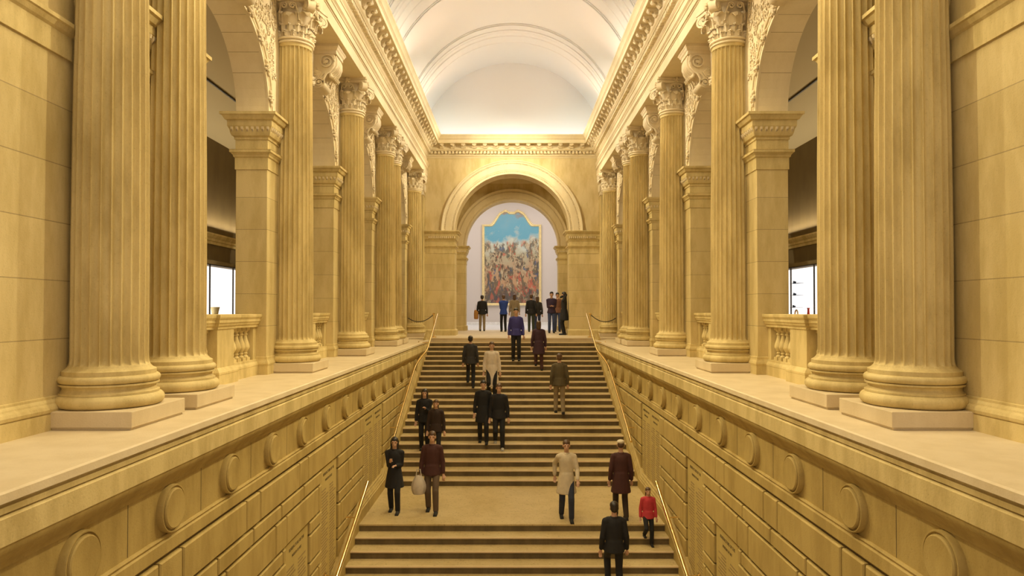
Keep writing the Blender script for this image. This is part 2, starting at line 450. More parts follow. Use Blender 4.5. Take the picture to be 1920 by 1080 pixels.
# ------------------------------------------------------------------ columns
def make_column():
    root = thing('fluted_column', '', 'column', (0, 0, 0), 'fluted columns of the two arcades')
    mb = MB(); mb.box(-.455, .455, -.46, .46, .02, .155); mb.box(-.44, .44, -.445, .445, 0, .021); mb.build('plinth', 'ledge', root, bevel=.006, local=True)
    def arc(rc, zc, rr, a0, a1, n):
        return [(rc+rr*math.cos(math.radians(a0+(a1-a0)*i/n)), zc+rr*math.sin(math.radians(a0+(a1-a0)*i/n))) for i in range(n+1)]
    prof = [(.30, .15), (.38, .155)]+arc(.385, .2115, .0565, -90, 90, 10)+[(.40, .268), (.40, .285), (.385, .287)]
    prof += [(.375, .30), (.368, .315), (.372, .335), (.39, .343), (.398, .345), (.398, .36), (.37, .362)]+arc(.372, .397, .035, -80, 90, 8)+[(.373, .432), (.373, .47), (.365, .474), (.345, .485), (.330, .50)]
    mb = MB(); mb.lathe(prof, 72); mb.build('base', 'stone', root, smooth=32, local=True)
    mb = MB(); nf, ns = 24, 12; rows = []
    zs = [(.498, .330, 0), (.515, .320, 0), (.52, .318, .35), (.535, .314, .75), (.56, .3105, .95), (.60, .309, 1), (1.6, .309, 1), (2.6, .303, 1), (3.6, .291, 1), (4.6, .282, 1), (5.27, .275, 1), (5.285, .275, .9), (5.30, .275, .55), (5.305, .276, 0), (5.34, .278, 0), (5.352, .283, 0)]
    for z, R, fd in zs:
        ring = []
        for j in range(nf*ns):
            u = (j % ns)/ns; q = (u-.56)/.44
            d = .040*math.sqrt(max(0, 1-q*q)) if abs(q) < 1 else 0
            rr_ = R-d*fd; a = 2*PI*j/(nf*ns); ring.append((rr_*math.cos(a), rr_*math.sin(a), z))
        rows.append(ring)
    mb.rings(rows); mb.build('shaft', 'stone', root, smooth=38, local=True)
    mb = MB(); prof = [(.27, 5.35)]+arc(.285, 5.372, .02, -90, 90, 6)+[(.283, 5.395), (.283, 5.405)]+arc(.295, 5.425, .022, -90, 90, 6)+[(.27, 5.449)]
    mb.lathe(prof, 60); mb.build('necking', 'carve', root, smooth=40, local=True)
    # capital
    Z0 = 5.445
    mb = MB(); mb.lathe([(.262, Z0), (.265, Z0+.1), (.268, Z0+.25), (.278, Z0+.36), (.30, Z0+.46), (.34, Z0+.53), (.345, Z0+.56), (.20, Z0+.57)], 48)
    def leaf(a, r0, z0, h, w, curl, out=.0, n=20):
        rows = []
        for i in range(n+1):
            t = i/n
            if t < .6: r = r0+out*t; z = z0+h*t/.6
            else:
                ph = (t-.6)/.4*math.radians(200); r = r0+out*.6+curl*(1-math.cos(ph)); z = z0+h+curl*math.sin(ph)
            ww = w*math.sqrt(max(.02, 1-((t-.42)/.60)**2))
            row = []
            for jj in range(11):
                q = (jj-5)/5
                rr_ = r+.020*math.cos(q*PI/2)-.006+.010*math.exp(-(q*5)**2)+.004*math.cos(q*PI*5)
                aa = a+q*ww/max(r, .1); row.append((rr_*math.cos(aa), rr_*math.sin(aa), z-q*q*.014))
            rows.append(row)
        mb.rings(rows, closed=False, cap=False)
    for i in range(14):                    # low rings of tongues
        a = 2*PI*i/14
        leaf(a, .272, Z0+.004, .085, .056, .018, .012)
        leaf(a, .284, Z0+.010, .050, .030, .010, .010)
    for i in range(14):
        a = 2*PI*(i+.5)/14
        leaf(a, .272, Z0+.075, .115, .052, .022, .022)
    cap = mb.build('capital', 'carve', root, smooth=80, local=True)
    mb = MB()
    for i in range(4): leaf(PI/4+PI/2*i, .285, Z0+.19, .13, .125, .070, .10)
    for i in range(4): leaf(PI/2*i, .285, Z0+.19, .11, .115, .055, .06)
    for i in range(8): leaf(PI/8+PI/4*i, .285, Z0+.19, .17, .06, .030, .05)
    mb.build('acanthus_leaves', 'carve', cap, smooth=85, local=True)
    mb = MB()
    def side(u): return .43-.085*(1-u*u)
    for (d, z0, z1) in ((0, Z0+.545, Z0+.60), (.018, Z0+.602, Z0+.655)):
        poly = []
        for q in range(4):
            for i in range(9):
                u = -1+.25*i*1.0; u = max(-.93, min(.93, u))
                x, y = u*.43*1.0, -(side(u)+d)
                if abs(u) > .9: x = math.copysign(.40+d*.7, u)
                ca, sa = math.cos(q*PI/2), math.sin(q*PI/2); poly.append((x*ca-y*sa, x*sa+y*ca))
        mb.prism(poly, 2, z0, z1)
    for q in range(4):                     # fleuron
        ca, sa = math.cos(q*PI/2), math.sin(q*PI/2)
        mb.ellip((ca*.375, sa*.375, Z0+.60), (.045, .045, .055), 10, 6)
        for k in range(5):
            a = 2*PI*k/5+.3
            mb.ellip((ca*.385-sa*.045*math.cos(a), sa*.385+ca*.045*math.cos(a), Z0+.60+.045*math.sin(a)), (.026, .026, .026), 8, 5)
    mb.build('abacus', 'carve', cap, local=True, bevel=.004)
    for q in range(4):
        a = PI/4+PI/2*q; mb = MB(); u3 = Vector((math.cos(a), math.sin(a), 0)); z3 = Vector((0, 0, 1)); sd3 = Vector((-math.sin(a), math.cos(a), 0))
        pts = [u3*.30+z3*(Z0+.22), u3*.33+z3*(Z0+.34), u3*.38+z3*(Z0+.44), u3*.44+z3*(Z0+.515)]
        cc = u3*.470+z3*(Z0+.460)
        for i in range(30):
            t = i/29; ph = PI*.62-t*PI*3.6; rr_ = .095*(1-.80*t)
            pts.append(cc+u3*rr_*math.cos(ph)+z3*rr_*math.sin(ph))
        mb.ribbon(pts, sd3, .13, .034)
        mb.tube([cc-sd3*.072, cc+sd3*.072], .030, 10)
        mb.build('volute', 'carve', cap, smooth=40, local=True)
    mb = MB()
    for q in range(4):
        for sg in (-1, 1):
            a = PI/2*q; nrm = Vector((math.cos(a), math.sin(a), 0)); tg = Vector((-math.sin(a), math.cos(a), 0))*sg; z3 = Vector((0, 0, 1))
            cc = nrm*.335+tg*.07+z3*(Z0+.475); pts = [nrm*.29+tg*.16+z3*(Z0+.25), nrm*.31+tg*.15+z3*(Z0+.38)]
            for i in range(22):
                t = i/21; ph = -t*PI*3.2+.2; rr_ = .055*(1-.75*t)
                pts.append(cc+tg*rr_*math.cos(ph)*1+z3*rr_*math.sin(-ph)*1)
            mb.ribbon(pts, nrm, .05, .020)
    mb.build('helices', 'carve', cap, smooth=40, local=True)
    return root
col0 = make_column()
CWHO = ['foremost, beside the plain near wall', 'second from the camera, close behind the foremost one', 'third from the camera, standing alone before the nearest full arch pier',
        'fourth from the camera, standing alone', 'fifth from the camera, front one of the distant pair', 'sixth from the camera, rear one of the distant pair', 'last and farthest, beside the end wall']
used = False
for s in (-1, 1):
    for i, y in enumerate(COLY):
        lb = 'fluted column on the %s ledge, %s' % (SIDE[s], CWHO[i])
        if not used: o = col0; used = True; o['label'] = lb
        else: o = copy_tree(col0, None, lb)
        o.location = (s*CX, y, 0)

# ------------------------------------------------------------------ arcade piers, arches, consoles, balustrades
IMP = [(.004, -.86), (.012, -.86), (.012, -.68), (.03, -.665), (.035, -.64), (.06, -.61), (.075, -.60), (.075, -.565), (.08, -.56), (.006, -.555), (.006, -.40), (.02, -.395), (.02, -.36), (.05, -.34), (.065, -.30), (.075, -.25), (.09, -.22), (.10, -.20), (.10, -.115), (.13, -.105), (.15, -.07), (.165, -.045), (.185, -.04), (.185, 0)]
PBASE = [(.03, 0), (.03, .14), (.035, .145), (.04, .17), (.03, .20), (.018, .22), (.012, .24), (.012, .27), (.003, .28)]
PW = ['behind the two foremost columns', 'behind the third column', 'behind the fourth column', 'behind the distant pair of columns', 'behind the farthest column against the end wall']
def carved_band(mb, x0, x1, y0, y1, d, z0, z1):          # little tongues round a rectangle
    hz = (z1-z0)
    def tongue(cx, cy, nx, ny):
        tx, ty = -ny, nx
        for k in range(2):
            w_ = .030 if k == 0 else .018
            mb.rings([[(cx+tx*w_*a+nx*dd*(1-.5*k), cy+ty*w_*a+ny*dd*(1-.5*k), z) for a, dd, z in ((-1, .0, z1), (-.5, .028, z1-.01), (.5, .028, z1-.01), (1, 0, z1))],
                      [(cx+tx*w_*a*.9+nx*dd, cy+ty*w_*a*.9+ny*dd, z) for a, dd, z in ((-1, -.01, (z0+z1)/2), (-.5, .02, (z0+z1)/2), (.5, .02, (z0+z1)/2), (1, -.01, (z0+z1)/2))],
                      [(cx+tx*w_*a*.3+nx*dd, cy+ty*w_*a*.3+ny*dd, z) for a, dd, z in ((-1, -.03, z0), (-.5, -.02, z0), (.5, -.02, z0), (1, -.03, z0))]], cap=True)
    for (a, b_, fx) in ((y0-d, y1+d, x0-d),):
        n = int((b_-a)/.075)
        for i in range(n): tongue(fx, a+(i+.5)*(b_-a)/n, -1, 0)
    n = int((x1-x0+2*d)/.075)
    for i in range(n): tongue(x0-d+(i+.5)*(x1-x0+2*d)/n, y0-d, 0, -1)
for s in (-1, 1):
    sd = SIDE[s]
    for k, (y0, y1) in enumerate(PIERS):
        y1b = y1
        t = thing('arcade_pier', 'square limestone pier of the %s arcade, %s' % (sd, PW[k]), 'pier', (s*4.05, (y0+y1)/2, 0), 'arcade piers')
        mb = MB(s); mb.box(PX, 4.30, y0, y1, 0, SPR); mb.build('pier_body', 'ashlar', t, bevel=.008)
        mb = MB(s); mb.rect_rings(PX, 4.30, y0, y1, [(d, SPR+z) for d, z in IMP])
        mb.build('impost', 'stone', t)
        mb = MB(s); carved_band(mb, PX, 4.30, y0, y1, .075, SPR-.30, SPR-.205); mb.build('carved_band', 'carve', t)
        mb = MB(s); mb.rect_rings(PX, 4.30, y0, y1, PBASE); mb.build('pier_base', 'stone', t)
    # arches
    BW = ['nearest bay, behind the second column', 'second bay, before the fourth column', 'third bay, before the distant column pair', 'farthest bay, beyond the distant column pair']
    for k in range(4):
        a, b_ = PIERS[k][1], PIERS[k+1][0]; yc = (a+b_)/2; R = (b_-a)/2
        ya = (PIERS[k][0]+a)/2; yb = (b_+PIERS[k+1][1])/2 if k < 3 else YE
        t = thing('arcade_arch', 'round arch with rosette rim, %s side, %s' % (sd, BW[k]), 'arch', (s*4.05, yc, SPR), 'arcade arches')
        mb = MB(s); n = 32; top = ARCW+.02
        prev = None
        mb.box(PX, 4.30, ya, a, SPR, top); mb.box(PX, 4.30, b_, yb, SPR, top)
        for i in range(n):
            t0, t1 = PI-PI*i/n, PI-PI*(i+1)/n
            p0 = (yc+R*math.cos(t0), SPR+R*math.sin(t0)); p1 = (yc+R*math.cos(t1), SPR+R*math.sin(t1))
            mb.rings([[(x, p0[0], p0[1]), (x, p1[0], p1[1]), (x, p1[0], top), (x, p0[0], top)] for x in (PX, 4.30)])
        SPW = mb
        prof = [(0, -.0), (.0, .03), (.05, .03), (.055, .012), (.075, .012), (.085, .028), (.12, .028), (.125, .05), (.15, .06), (.165, .045), (.17, 0)]
        mb = MB(s)
        mb.rings([[(PX+.004-d, yc+(R-.012+r)*math.cos(PI*i/40), SPR+(R-.012+r)*math.sin(PI*i/40)) for r, d in prof] for i in range(41)])
        mb.build('archivolt', 'pale', t, smooth=25)
        mb = SPW; mb.cur = 1
        for i in range(1, 13):                   # voussoir joints of the soffit
            an = PI*i/13; w_ = .003/R
            p0 = (yc+(R-.0015)*math.cos(an-w_), SPR+(R-.0015)*math.sin(an-w_)); p1 = (yc+(R-.0015)*math.cos(an+w_), SPR+(R-.0015)*math.sin(an+w_))
            q1 = (yc+(R+.01)*math.cos(an+w_), SPR+(R+.01)*math.sin(an+w_)); q0 = (yc+(R+.01)*math.cos(an-w_), SPR+(R+.01)*math.sin(an-w_))
            mb.rings([[(x, *p0), (x, *p1), (x, *q1), (x, *q0)] for x in (PX+.02, 4.298)])
        mb.build('spandrel_wall', ['pale', 'mortar'], t)
        ros = None
        for i in range(9):
            an = PI*(i+.55)/9.1
            if abs(an-PI/2) < .25: continue
            if ros is None:
                mb = MB()
                mb.ellip((0, 0, 0), (.035, .035, .04), 8, 6)
                for q in range(6):
                    aq = 2*PI*q/6; mb.ellip((.012*(-1)**q, .045*math.cos(aq), .045*math.sin(aq)), (.028, .024, .024), 7, 5)
                for zz_ in (-.1, .1): mb.ellip((0, 0, zz_), (.022, .024, .035), 7, 5)
                ros = mb.build('rosette', 'carve', t, smooth=60, local=True); o = ros
            else: o = ros.copy(); C.objects.link(o)
            o.location = (s*(PX-.045)-s*4.05, (R+.045)*math.cos(an), (R+.045)*math.sin(an)); o.rotation_euler = (an, 0, 0)
        # carved foliage filling both spandrels
        rr = random.Random(11+k)
        for sg in (-1, 1):
            mb = MB(s); tries = 0; placed = 0
            while tries < 400 and placed < 64:
                tries += 1
                y = rr.uniform(.25, R+.30)*sg; z = rr.uniform(.3, R+.6)
                if math.hypot(y, z) < R+.27 or z > top-SPR-.12 or abs(y) > R+.28 or (abs(y) < .42 and z > .9): continue
                placed += 1; c0 = Vector((PX-.01, yc+y, SPR+z)); r0 = rr.uniform(.045, .08); ph0 = rr.uniform(0, 6.28); dr = rr.choice((-1, 1))
                pts = []
                for i in range(15):
                    tt = i/14; ph = ph0+dr*tt*PI*2.6; q = r0*(1-.75*tt); pts.append(c0+Vector((-.012*tt, q*math.cos(ph), q*math.sin(ph))))
                mb.tube(pts, .011, 5)
                for q in range(3):
                    aa = ph0+q*1.1; mb.ellip((PX-.01, yc+y+r0*1.15*math.cos(aa), SPR+z+r0*1.15*math.sin(aa)), (.013, .020, .028), 6, 4)
            mb.build('spandrel_carving', 'carve', t, smooth=60)
        # keystone console
        kc = thing('keystone_console', 'carved scroll keystone bracket above the arch, %s side, %s' % (sd, BW[k].split(',')[0]), 'bracket', (s*PX, yc, SPR+R), 'keystone consoles')
        zt = ARCW-.02; zb = SPR+R-.06; hw = .24
        Hc = zt-.16-zb
        PR = [(0, 3.70), (.03, 3.64), (.09, 3.60), (.16, 3.60), (.22, 3.64), (.27, 3.665), (.33, 3.66), (.40, 3.62), (.47, 3.54), (.53, 3.47), (.60, 3.425), (.68, 3.40), (.78, 3.39), (.88, 3.40), (1, 3.42)]
        def prof_x(z):       # front of the console body
            q = min(1, max(0, (z-zb)/Hc))
            for (a_, xa), (b2, xb) in zip(PR, PR[1:]):
                if q <= b2: return xa+(xb-xa)*(q-a_)/(b2-a_)
            return PR[-1][1]
        mb = MB(s)
        zsx = [zb+Hc*i/28 for i in range(29)]
        mb.rings([[(PX+.02, yc-hw, z), (prof_x(z), yc-hw, z), (prof_x(z), yc+hw, z), (PX+.02, yc+hw, z)] for z in zsx])
        body = mb.build('console_body', 'carve', kc, smooth=30)
        mb = MB(s); mb.rect_rings(3.37, PX+.02, yc-hw-.02, yc+hw+.02, [(0, zt-.16), (.0, zt-.10), (.02, zt-.08), (.035, zt-.045), (.05, zt-.03), (.05, zt+.02)])
        mb.build('console_cap', 'carve', kc)
        for sg in (-1, 1):
            mb = MB(s); yy = yc+sg*(hw+.01)
            ct = (3.555, zb+Hc*.76); cb = (3.70, zb+Hc*.14)
            top_sp = [Vector((ct[0]-(.035+.115*q/33)*math.cos(PI*3.4*(1-q/33)), yy, ct[1]+(.035+.115*q/33)*math.sin(PI*3.4*(1-q/33))*1.0)) for q in range(34)]
            bot_sp = [Vector((cb[0]+(.02+.065*q/25)*math.cos(PI*3.2*(1-q/25)+PI), yy, cb[1]+(.02+.065*q/25)*math.sin(PI*3.2*(1-q/25)))) for q in range(26)]
            mb.ribbon(top_sp, (0, 1, 0), .05, .024)
            mb.ribbon(bot_sp, (0, 1, 0), .05, .020)
            mb.ribbon([Vector((3.41, yy, ct[1]+.01)), Vector((3.425, yy, ct[1]-.09)), Vector((3.48, yy, ct[1]-.17)), Vector((3.56, yy, (ct[1]+cb[1])/2-.02)), Vector((3.61, yy, cb[1]+.08)), Vector((3.615, yy, cb[1]))], (0, 1, 0), .05, .026)
            mb.tube([(ct[0], yy-.02, ct[1]), (ct[0], yy+.03*sg, ct[1])], .034, 14)
            mb.tube([(cb[0], yy-.02, cb[1]), (cb[0], yy+.03*sg, cb[1])], .022, 12)
            for q in range(8):
                aq = q*.24-.95; mb.tube([(3.66, yy, ct[1]-.20), (3.66+.14*math.cos(aq), yy, ct[1]-.20+.14*math.sin(aq))], .013, 6)
            mb.build('scroll', 'carve', kc, smooth=40)
        mb = MB(s)
        for q in range(5):
            yy = yc-.16+.08*q; pts = [Vector((prof_x(zb+Hc*w_)-.012, yy, zb+Hc*w_)) for w_ in (.98, .85, .7, .58, .48)]+[Vector((3.50, yy, zb+Hc*.36)), Vector((3.44, yy, zb+Hc*.32)), Vector((3.41, yy, zb+Hc*.38))]
            mb.tube(pts, .03, 8, [.02, .03, .034, .036, .038, .036, .03, .012])
        mb.build('acanthus_leaf', 'carve', kc, smooth=60)
        # balustrade
        bt = thing('balustrade', 'low stone balustrade on the %s side, %s' % (sd, BW[k]), 'balustrade', (s*4.02, yc, 0), 'gallery balustrades')
        pc = (yc-.27, yc+.27)
        mb = MB(s)
        mb.rect_rings(3.90, 4.22, pc[0], pc[1], [(.045, 0), (.045, .14), (.05, .145), (.05, .17), (.03, .20), (.012, .22), (.0, .23), (0, .74), (0, .745)])
        mb.build('pedestal', 'stone', bt)
        mb = MB(s)
        mb.rect_rings(3.95, 4.16, a, b_, [(.02, 0), (.02, .14), (.024, .15), (.02, .175), (.0, .21), (0, .24)]); mb.build('bottom_rail', 'stone', bt)
        mb = MB(s)
        RP = [(0, .74), (.012, .745), (.012, .775), (.03, .79), (.04, .825), (.05, .83), (.05, .87), (.055, .872), (.07, .90), (.072, .935), (.06, .94)]
        mb.rect_rings(3.95, 4.16, a-.0, b_+.0, RP)
        mb.rect_rings(3.90, 4.22, pc[0], pc[1], RP[:-1]+[(.06, .942)]); mb.build('top_rail', 'stone', bt)
        for e0, e1 in ((a, a+.13), (b_-.13, b_)):
            mb = MB(s); mb.box(3.97, 4.14, e0, e1, .24, .74); mb.build('end_block', 'stone', bt)
        bal = None
        for (g0, g1) in ((a+.15, pc[0]-.03), (pc[1]+.03, b_-.15)):
            nb = max(2, int(round((g1-g0)/.17)))
            for i in range(nb):
                if bal is None:
                    mb = MB()
                    mb.box(-.058, .058, -.058, .058, 0, .05)
                    mb.lathe([(.05, .05), (.052, .06), (.045, .07), (.032, .08), (.03, .09), (.04, .10), (.042, .115), (.03, .125), (.045, .15), (.068, .19), (.07, .215), (.06, .26), (.042, .31), (.030, .36), (.028, .38), (.04, .39), (.04, .405), (.03, .41), (.032, .43), (.046, .445), (.05, .455)], 20)
                    mb.box(-.058, .058, -.058, .058, .455, .505)
                    bal = mb.build('baluster', 'stone', bt, smooth=40, local=True); o = bal
                else: o = bal.copy(); C.objects.link(o)
                o.location = (s*(4.055-4.02), g0+(i+.5)*(g1-g0)/nb-yc, .238)
    # plain near wall
    t = thing('near_wall_pier', 'massive plain limestone wall block at the %s edge of the view' % sd, 'wall block', (s*4.1, 5.4, 0))
    mb = MB(s); mb.box(3.90, 4.6, 5.13, 6.095, 0, ARCW+.02); mb.build('wall_block', 'ashlar', t, bevel=.008)
    mb = MB(s); mb.rect_rings(3.90, 4.6, 5.13, 6.09, [(.003, SPR-.86), (.02, SPR-.86), (.02, SPR-.66), (.04, SPR-.64), (.06, SPR-.60), (.075, SPR-.59), (.075, SPR-.555), (.003, SPR-.55)]); mb.build('string_course', 'stone', t)
    mb = MB(s); mb.rect_rings(3.90, 4.6, 5.188, 6.09, [(.07, 0), (.07, .135), (.06, .14), (.075, .15), (.08, .175), (.07, .20), (.045, .215), (.04, .23), (.02, .25), (.02, .27), (.003, .275)]); mb.build('wall_base', 'stone', t)

# side gallery shells
for s in (-1, 1):
    sd = SIDE[s]
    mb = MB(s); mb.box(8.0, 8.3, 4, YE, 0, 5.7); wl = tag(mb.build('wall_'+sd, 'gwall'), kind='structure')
    mb = MB(s); mb.rings([[(x, y, z) for x, z in [(8.0, 2.75), (7.96, 2.75), (7.96, 2.82), (7.93, 2.84), (7.93, 2.90), (7.90, 2.93), (7.86, 2.99), (7.86, 3.03), (8.0, 3.04)]] for y in (4, YE)])
    tag(mb.build('trim_gallery_'+sd, 'stone'), kind='structure')
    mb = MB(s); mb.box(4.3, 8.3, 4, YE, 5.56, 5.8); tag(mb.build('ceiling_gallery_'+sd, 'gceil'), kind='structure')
    mb = MB(s); mb.box(5.985, 6.015, 9, 22, 5.52, 5.56)
    tag(mb.build('lighting_track', 'darkmetal', origin=(s*6, 15, 5.5)), 'slim dark lighting track along the ceiling of the %s gallery' % sd, 'track')
    # lit display case
    dc = thing('display_case', 'bright white backlit display case built against the %s gallery wall' % sd, 'display case', (s*7.7, 19, 0))
    mb = MB(s); mb.box(7.5, 8.0, 15.5, 22.2, 0, .42); mb.box(7.5, 8.0, 15.5, 22.2, 2.15, 2.25); mb.build('case_body', 'gwall', dc)
    mb = MB(s); mb.box(7.96, 7.99, 15.5, 22.2, .42, 2.15); mb.build('light_panel', 'case_light', dc)
    mb = MB(s); mb.box(7.52, 7.96, 15.5, 22.2, .42, .45); mb.build('shelf', 'white', dc)
    mb = MB(s)
    for y in (15.5, 16.92, 18.33, 20.2, 22.17): mb.box(7.485, 7.515, y, y+.03, .42, 2.15)
    mb.box(7.485, 7.515, 15.5, 22.2, 2.12, 2.15); mb.build('frame', 'darkmetal', dc)
    mb = MB(s); mb.box(7.498, 7.502, 15.53, 22.17, .45, 2.12); mb.build('glass', 'glass', dc)
mb = MB(); mb.lathe([(.05, .78), (.065, .79), (.09, .97), (.11, 1.05), (.12, 1.08), (.10, 1.08)], 24, (-7.72, 17.75))
mb.box(-7.92, -7.52, 17.4, 18.2, .765, .779)
tag(mb.build('golden_cup', 'gold', smooth=40, origin=(-7.72, 17.75, .78)), 'small golden cup standing in the bright left display case', 'cup')
for i, (z, y) in enumerate(((1.75, 18.9), (1.42, 18.9), (1.08, 18.95))):
    mb = MB(); mb.box(7.80, 7.95, y-.3, y+.25, z-.012, z-.005); mb.ellip((7.82, y-.06, z+.02), (.03, .04, .025), 10, 6); mb.lathe([(.02, z-.006), (.035, z+.01), (.015, z+.03), (.03, z+.06)], 12, (7.85, y+.10))
    tag(mb.build('glass_vessel', cloth('blue grey glass', (.10, .14, .22)), smooth=50, origin=(7.85, y, z)), 'small dark glass vessels on the %s shelf in the right display case' % ['top', 'middle', 'lowest'][i], 'vessel')
mb = MB(); mb.box(7.55, 7.95, 17.5, 18.9, .775, .789); mb.lathe([(.10, .79), (.11, .81), (.05, .84), (.03, .92), (.025, 1.02), (.04, 1.06)], 20, (7.75, 17.85))
tag(mb.build('red_bottle', cloth('red glass', (.6, .06, .03)), smooth=50, origin=(7.75, 17.85, .775)), 'small red bottle on a low shelf of the right display case', 'bottle')
mb = MB(); mb.tube([(7.80, 18.72+.09*math.cos(a), .90+.10*math.sin(a)) for a in [2*PI*i/20 for i in range(21)]], .022, 8)
tag(mb.build('ring_vase', 'gold', smooth=60, origin=(7.80, 18.72, .79)), 'ring shaped gilt vase beside the red bottle in the right display case', 'vase')

# ------------------------------------------------------------------ entablatures
def H(p): return [(d, z+HZ) for d, z in p]
ARCH_P = [(0, 5.10), (.06, 5.10), (.06, 5.33), (.075, 5.335), (.075, 5.345), (0, 5.345)]
ARCH_2 = [(0, 5.385), (.085, 5.385), (.085, 5.50), (.10, 5.505), (.105, 5.53), (.13, 5.55), (.14, 5.555), (.14, 5.575), (0, 5.58)]
FRZ = [(0, 5.58), (.03, 5.58), (.03, 5.87), (.05, 5.875), (.055, 5.90), (.09, 5.93), (.10, 5.94), (.10, 5.965), (.05, 5.97), (0, 5.97)]
DENT = [(0, 5.97), (.11, 5.97), (.11, 6.08), (.20, 6.085), (.21, 6.10), (.24, 6.12), (.25, 6.13), (.25, 6.31), (0, 6.31)]
CORN = [(0, 6.31), (.52, 6.31), (.52, 6.43), (.53, 6.435), (.535, 6.45), (.56, 6.47), (.57, 6.50), (.60, 6.56), (.63, 6.585), (.63, 6.62), (0, 6.64)]
XF = 3.30
def sweep_side(mb, prof, ya, x_off=0):
    mb.rings([[(XF-d+x_off, ya, z) for d, z in H(prof)], [(XF-d+x_off, YE-d, z) for d, z in H(prof)]])
def sweep_end(mb, prof):
    mb.rings([[(-XF+d, YE-d, z) for d, z in H(prof)], [(XF-d, YE-d, z) for d, z in H(prof)]])
def modillion(local_x):       # local frame: projects towards -x, centred on y
    mb = MB(); pts = []
    n = 14
    poly = [(0, 0), (-.21, 0), (-.215, -.03), (-.205, -.055), (-.18, -.07), (-.15, -.06), (-.12, -.055), (-.10, -.07), (-.08, -.11), (-.06, -.14), (-.035, -.155), (-.01, -.15), (0, -.14)]
    mb.rings([[(x, y, z) for x, z in poly] for y in (-.075, .075)])
    for yy in (-.078, .078):
        sp_ = []
        for i in range(18):
            tt = i/17; ph = tt*PI*3; r_ = .045*(1-.75*tt); sp_.append((-.045+r_*math.cos(ph), yy, -.085+r_*math.sin(ph)))
        mb.tube(sp_, .008, 5)
    mb.ellip((-.15, 0, -.075), (.05, .05, .03), 8, 5); mb.box(-.225, .01, -.088, .088, -.012, .001)
    return mb
for s in (-1, 1):
    sd = SIDE[s]; y0 = 2.0
    en = thing('entablature', 'deep moulded stone entablature carried by the %s row of columns' % sd, 'entablature', (s*3.5, 14, ARCW), 'entablatures')
    mb = MB(s); mb.rings([[(x, y, z) for x, z in [(3.30, ARCW), (4.0, ARCW), (4.0, HZ+5.97), (3.30, HZ+5.97)]] for y in (y0, YE)])
    sweep_side(mb, ARCH_P, y0); sweep_side(mb, ARCH_2, y0); mb.build('architrave', 'pale', en)
    mb = MB(s)                      # twisted rope bead
    n = int((YE-8)/.045)
    mb.box(3.245, 3.31, y0, YE, HZ+5.345, HZ+5.386)
    for i in range(n):
        y = 8+i*.045; mb.rings([[(3.245-.012*a, y+b_*.045, HZ+5.347+c*.036) for a, b_, c in ((0, 0, 0), (1, .35, .0), (0, .7, 0))], [(3.245-.012*a, y+.03+b_*.045, HZ+5.347+c*.036) for a, b_, c in ((0, 0, 1), (1, .35, 1), (0, .7, 1))]])
    mb.build('rope_moulding', 'carve', en)
    mb = MB(s); sweep_side(mb, FRZ, y0); mb.build('frieze', 'pale', en)
    mb = MB(s); sweep_side(mb, DENT, y0)
    y = YE-.25
    while y > 8:
        mb.box(XF-.19, XF-.10, y-.085, y, HZ+5.985, HZ+6.075); y -= .135
    mb.build('dentil_course', 'pale', en)
    mb = MB(s); sweep_side(mb, CORN, y0); mb.build('cornice', 'pale', en, smooth=25)
    m0 = None; y = YE-.62
    while y > 9.0:
        if m0 is None: m0 = modillion(0).build('modillion', 'carve', en, local=True, smooth=35); o = m0
        else: o = m0.copy(); C.objects.link(o)
        o.location = (s*(XF-.25)-s*3.5, y-14, HZ+6.31-ARCW); o.rotation_euler = (0, 0, 0 if s > 0 else PI)
        y -= .405
en = thing('entablature', 'shorter moulded cornice crossing the end wall above the large arch', 'entablature', (0, YE, HZ+5.87), 'entablatures')
mb = MB(); sweep_end(mb, [(0, 5.84), (.02, 5.84), (.03, 5.87), (.09, 5.93), (.10, 5.965), (0, 5.97)]); mb.build('bed_moulding', 'pale', en)
mb = MB(); sweep_end(mb, DENT)
for i in range(46):
    x = -3.105+i*.135; mb.box(x, x+.085, YE-.19, YE-.10, HZ+5.985, HZ+6.075)
mb.build('dentil_course', 'pale', en)
mb = MB(); sweep_end(mb, CORN); mb.build('cornice', 'pale', en, smooth=25)
m0 = None
for i in range(14):
    x = (i-6.5)*.41
    if m0 is None: m0 = modillion(0).build('modillion', 'carve', en, local=True, smooth=35); o = m0
    else: o = m0.copy(); C.objects.link(o)
    o.location = (x, -.25, HZ+6.31-(HZ+5.87)); o.rotation_euler = (0, 0, PI/2)

